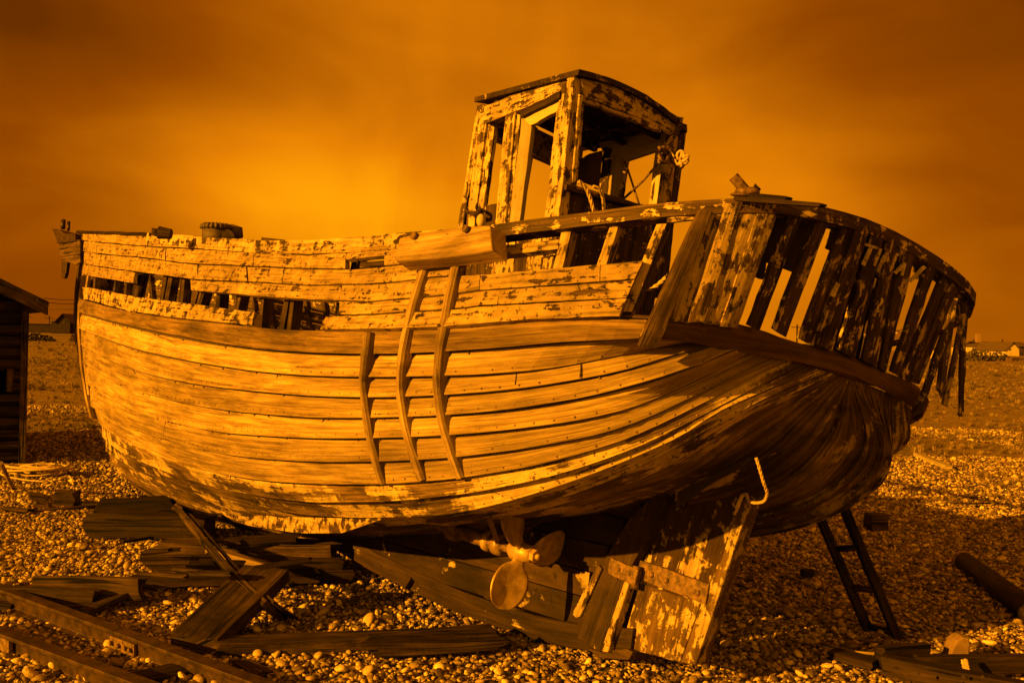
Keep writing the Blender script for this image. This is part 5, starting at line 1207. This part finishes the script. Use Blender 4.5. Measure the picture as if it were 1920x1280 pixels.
house('barn', 130, 106, 131, 617, 603, 589, 'small black gabled hut far off on the left horizon', 'hut', M['timber_dark'], M['tile'], 4, windows=((118, 603, 122, 606),), gable_x=True)
house('lean_to', 132, 96, 106, 617, 603, 595, 'low annexe on the left of the far black hut', 'hut', M['timber_dark'], M['tile'], 5, hip=.3)
house('low_building', 170, 50, 96, 617, 607, 606, 'long low dark building behind the far black hut', 'building', M['timber_dark'], M['tile'], 6, hip=1)
house('bungalow', 150, 1828, 1876, 661, 650, 641, 'white bungalow with a dark hipped roof far right', 'house', M['white'], M['tile'], 8, windows=((1850, 653, 1853, 658), (1855, 653, 1858, 658)), chim=1857, hip=2.6)
house('cottage', 140, 1886, 1911, 659, 655, 642, 'pale gabled cottage at the right edge of the horizon', 'house', M['white'], M['tile'], 9, windows=((1892, 654, 1896, 657),), gable_x=True)
house('cottage', 160, 1911, 1945, 660, 650, 642, 'dark roofed house cut off by the right edge', 'house', M['timber'], M['tile'], 8, hip=2)
house('shed', 145, 1750, 1762, 664, 655, 650, 'tiny pale shed glimpsed between the hanging boards', 'shed', M['white'], M['tile'], 4, hip=.5)
def bush(x, y, Yd, w_, h_, label, cat='bush'):
    c = at(x, y, Yd); m = MB(); c[2] = gh(c[0], c[1])
    for k in range(260):
        a = rnd(0, 6.283); r_ = math.sqrt(rnd(0, 1)); zz = rnd(0, 1)*math.sqrt(max(0, 1-r_*r_)); p = c+np.array([math.cos(a)*r_*w_/2, math.sin(a)*r_*w_/3, zz*h_*rnd(.8, 1.1)]); s_ = w_*.07; d1 = np.random.randn(3); d1 /= np.linalg.norm(d1); d2_ = np.cross(d1, np.random.randn(3)); d2_ /= np.linalg.norm(d2_)
        m.add([p-d1*s_, p+d2_*s_*.6, p+d1*s_, p-d2_*s_*.6], [[0, 1, 2, 3]])
    tag(obj('bush', m, M['bush'], recalc=False), label, cat)
bush(1835, 662, 120, 3.6, 1.5, 'dark shrub in front of the white bungalow'); bush(1873, 661, 125, 3.0, 1.2, 'dark shrub between the bungalow and the pale cottage'); bush(1818, 661, 130, 2.5, 1.3, 'dark shrub left of the bungalow, beside the stern boards')
bush(60, 617, 110, 5, .9, 'low dark scrub on the left horizon next to the hut eave'); bush(146, 617, 115, 2., 1.3, 'dark shrub between the far black hut and the bow')
# derelict gear on the plain at right: a rusty winch-like wreck and two posts
t = thing('rusty_winch', g(1853, 682), 'small dark rusty winch standing on the plain at the right', 'winch'); c = g(1855, 680)
sz = c[1]/F
m = MB(); m.beam(c+[-5*sz, 0, 5*sz], c+[9*sz, 0, 5*sz], .3, 3*sz, n=2); obj('base', m, M['iron'], t); m = MB(); m.tube([c+[1*sz, 0, 3*sz], c+[1*sz, 0, 12*sz]], 2.6*sz, 8); m.tube([c+[-1*sz, 0, 12*sz], c+[7*sz, 0, 12*sz]], 1.8*sz, 8); obj('drum', m, M['iron'], t)
m = MB(); m.tube([c+[-8*sz, 0, 3*sz], c+[-4*sz, 0, 1*sz], c+[-4*sz, 0, -4*sz]], 1.6*sz, 6); obj('handle', m, M['iron'], t)
for x, lb_ in ((1891, 'dark square tank on the plain near the right edge'), (1903, 'weathered crate stack right beside the dark tank')):
    c = g(x, 683); sz = c[1]/F; m = MB(); m.beam(c+[-4*sz, 0, 13*sz], c+[5*sz, 0, 13*sz], .5, 13*sz, n=2, jit=.02); tag(obj('derelict_tank', m, M['iron' if x < 1900 else 'timber']), lb_, 'tank' if x < 1900 else 'crate')
# telegraph poles and wires
def pole(x, yb, yt, Yd, label, arm=True):
    b_ = at(x, yb, Yd); b_[2] -= .3; t_ = at(x, yt, Yd); t = thing('telegraph_pole', b_, label, 'telegraph pole', 'telegraph poles on the horizon'); m = MB(); m.tube([b_, [b_[0], b_[1], t_[2]]], .12, 6); obj('post', m, M['timber_dark'], t)
    if arm: m = MB(); m.beam((b_[0]-.9, Yd, t_[2]-.4), (b_[0]+.9, Yd, t_[2]-.4), .1, .12, n=1, jit=0, ends=0); obj('crossarm', m, M['timber_dark'], t)
    return np.array([b_[0], Yd, t_[2]-.35])
w1 = pole(1494, 646, 608, 150, 'telegraph pole seen through the gap between the stern boards'); w2 = pole(1825, 662, 636, 170, 'telegraph pole just right of the hanging stern boards'); w3 = pole(1879, 660, 636, 165, 'telegraph pole between the bungalow and the pale cottage')
w4 = pole(92, 617, 592, 180, 'telegraph pole behind the far black hut'); w5 = pole(52, 617, 590, 200, 'telegraph pole beside the hut wall on the left horizon')
WL = []
for a, b_, l_ in ((at(82, 559, 60), at(140, 562, 75), 'highest thin wire between the hut eave and the bow'), (at(82, 566, 60), at(140, 570, 75), 'second thin wire from the top between the hut eave and the bow'), (at(55, 578, 90), at(140, 580, 90), 'lowest thin wire between the hut wall and the bow'),
                  (w2-[30, 0, 0], w3+[25, 5, 0], 'upper thin wire above the far bungalow'), (w2-[30, 0, .5], w3+[25, 5, -.5], 'lower thin wire above the far bungalow')):
    a, b_ = np.array(a, float), np.array(b_, float); m = MB(); m.tube([a, (a+b_)/2-[0, 0, .05], b_], .022 if a[1] < 100 else .03, 4); tag(obj('overhead_wire', m, M['fake_dark']), l_, 'wire', 'overhead wires')
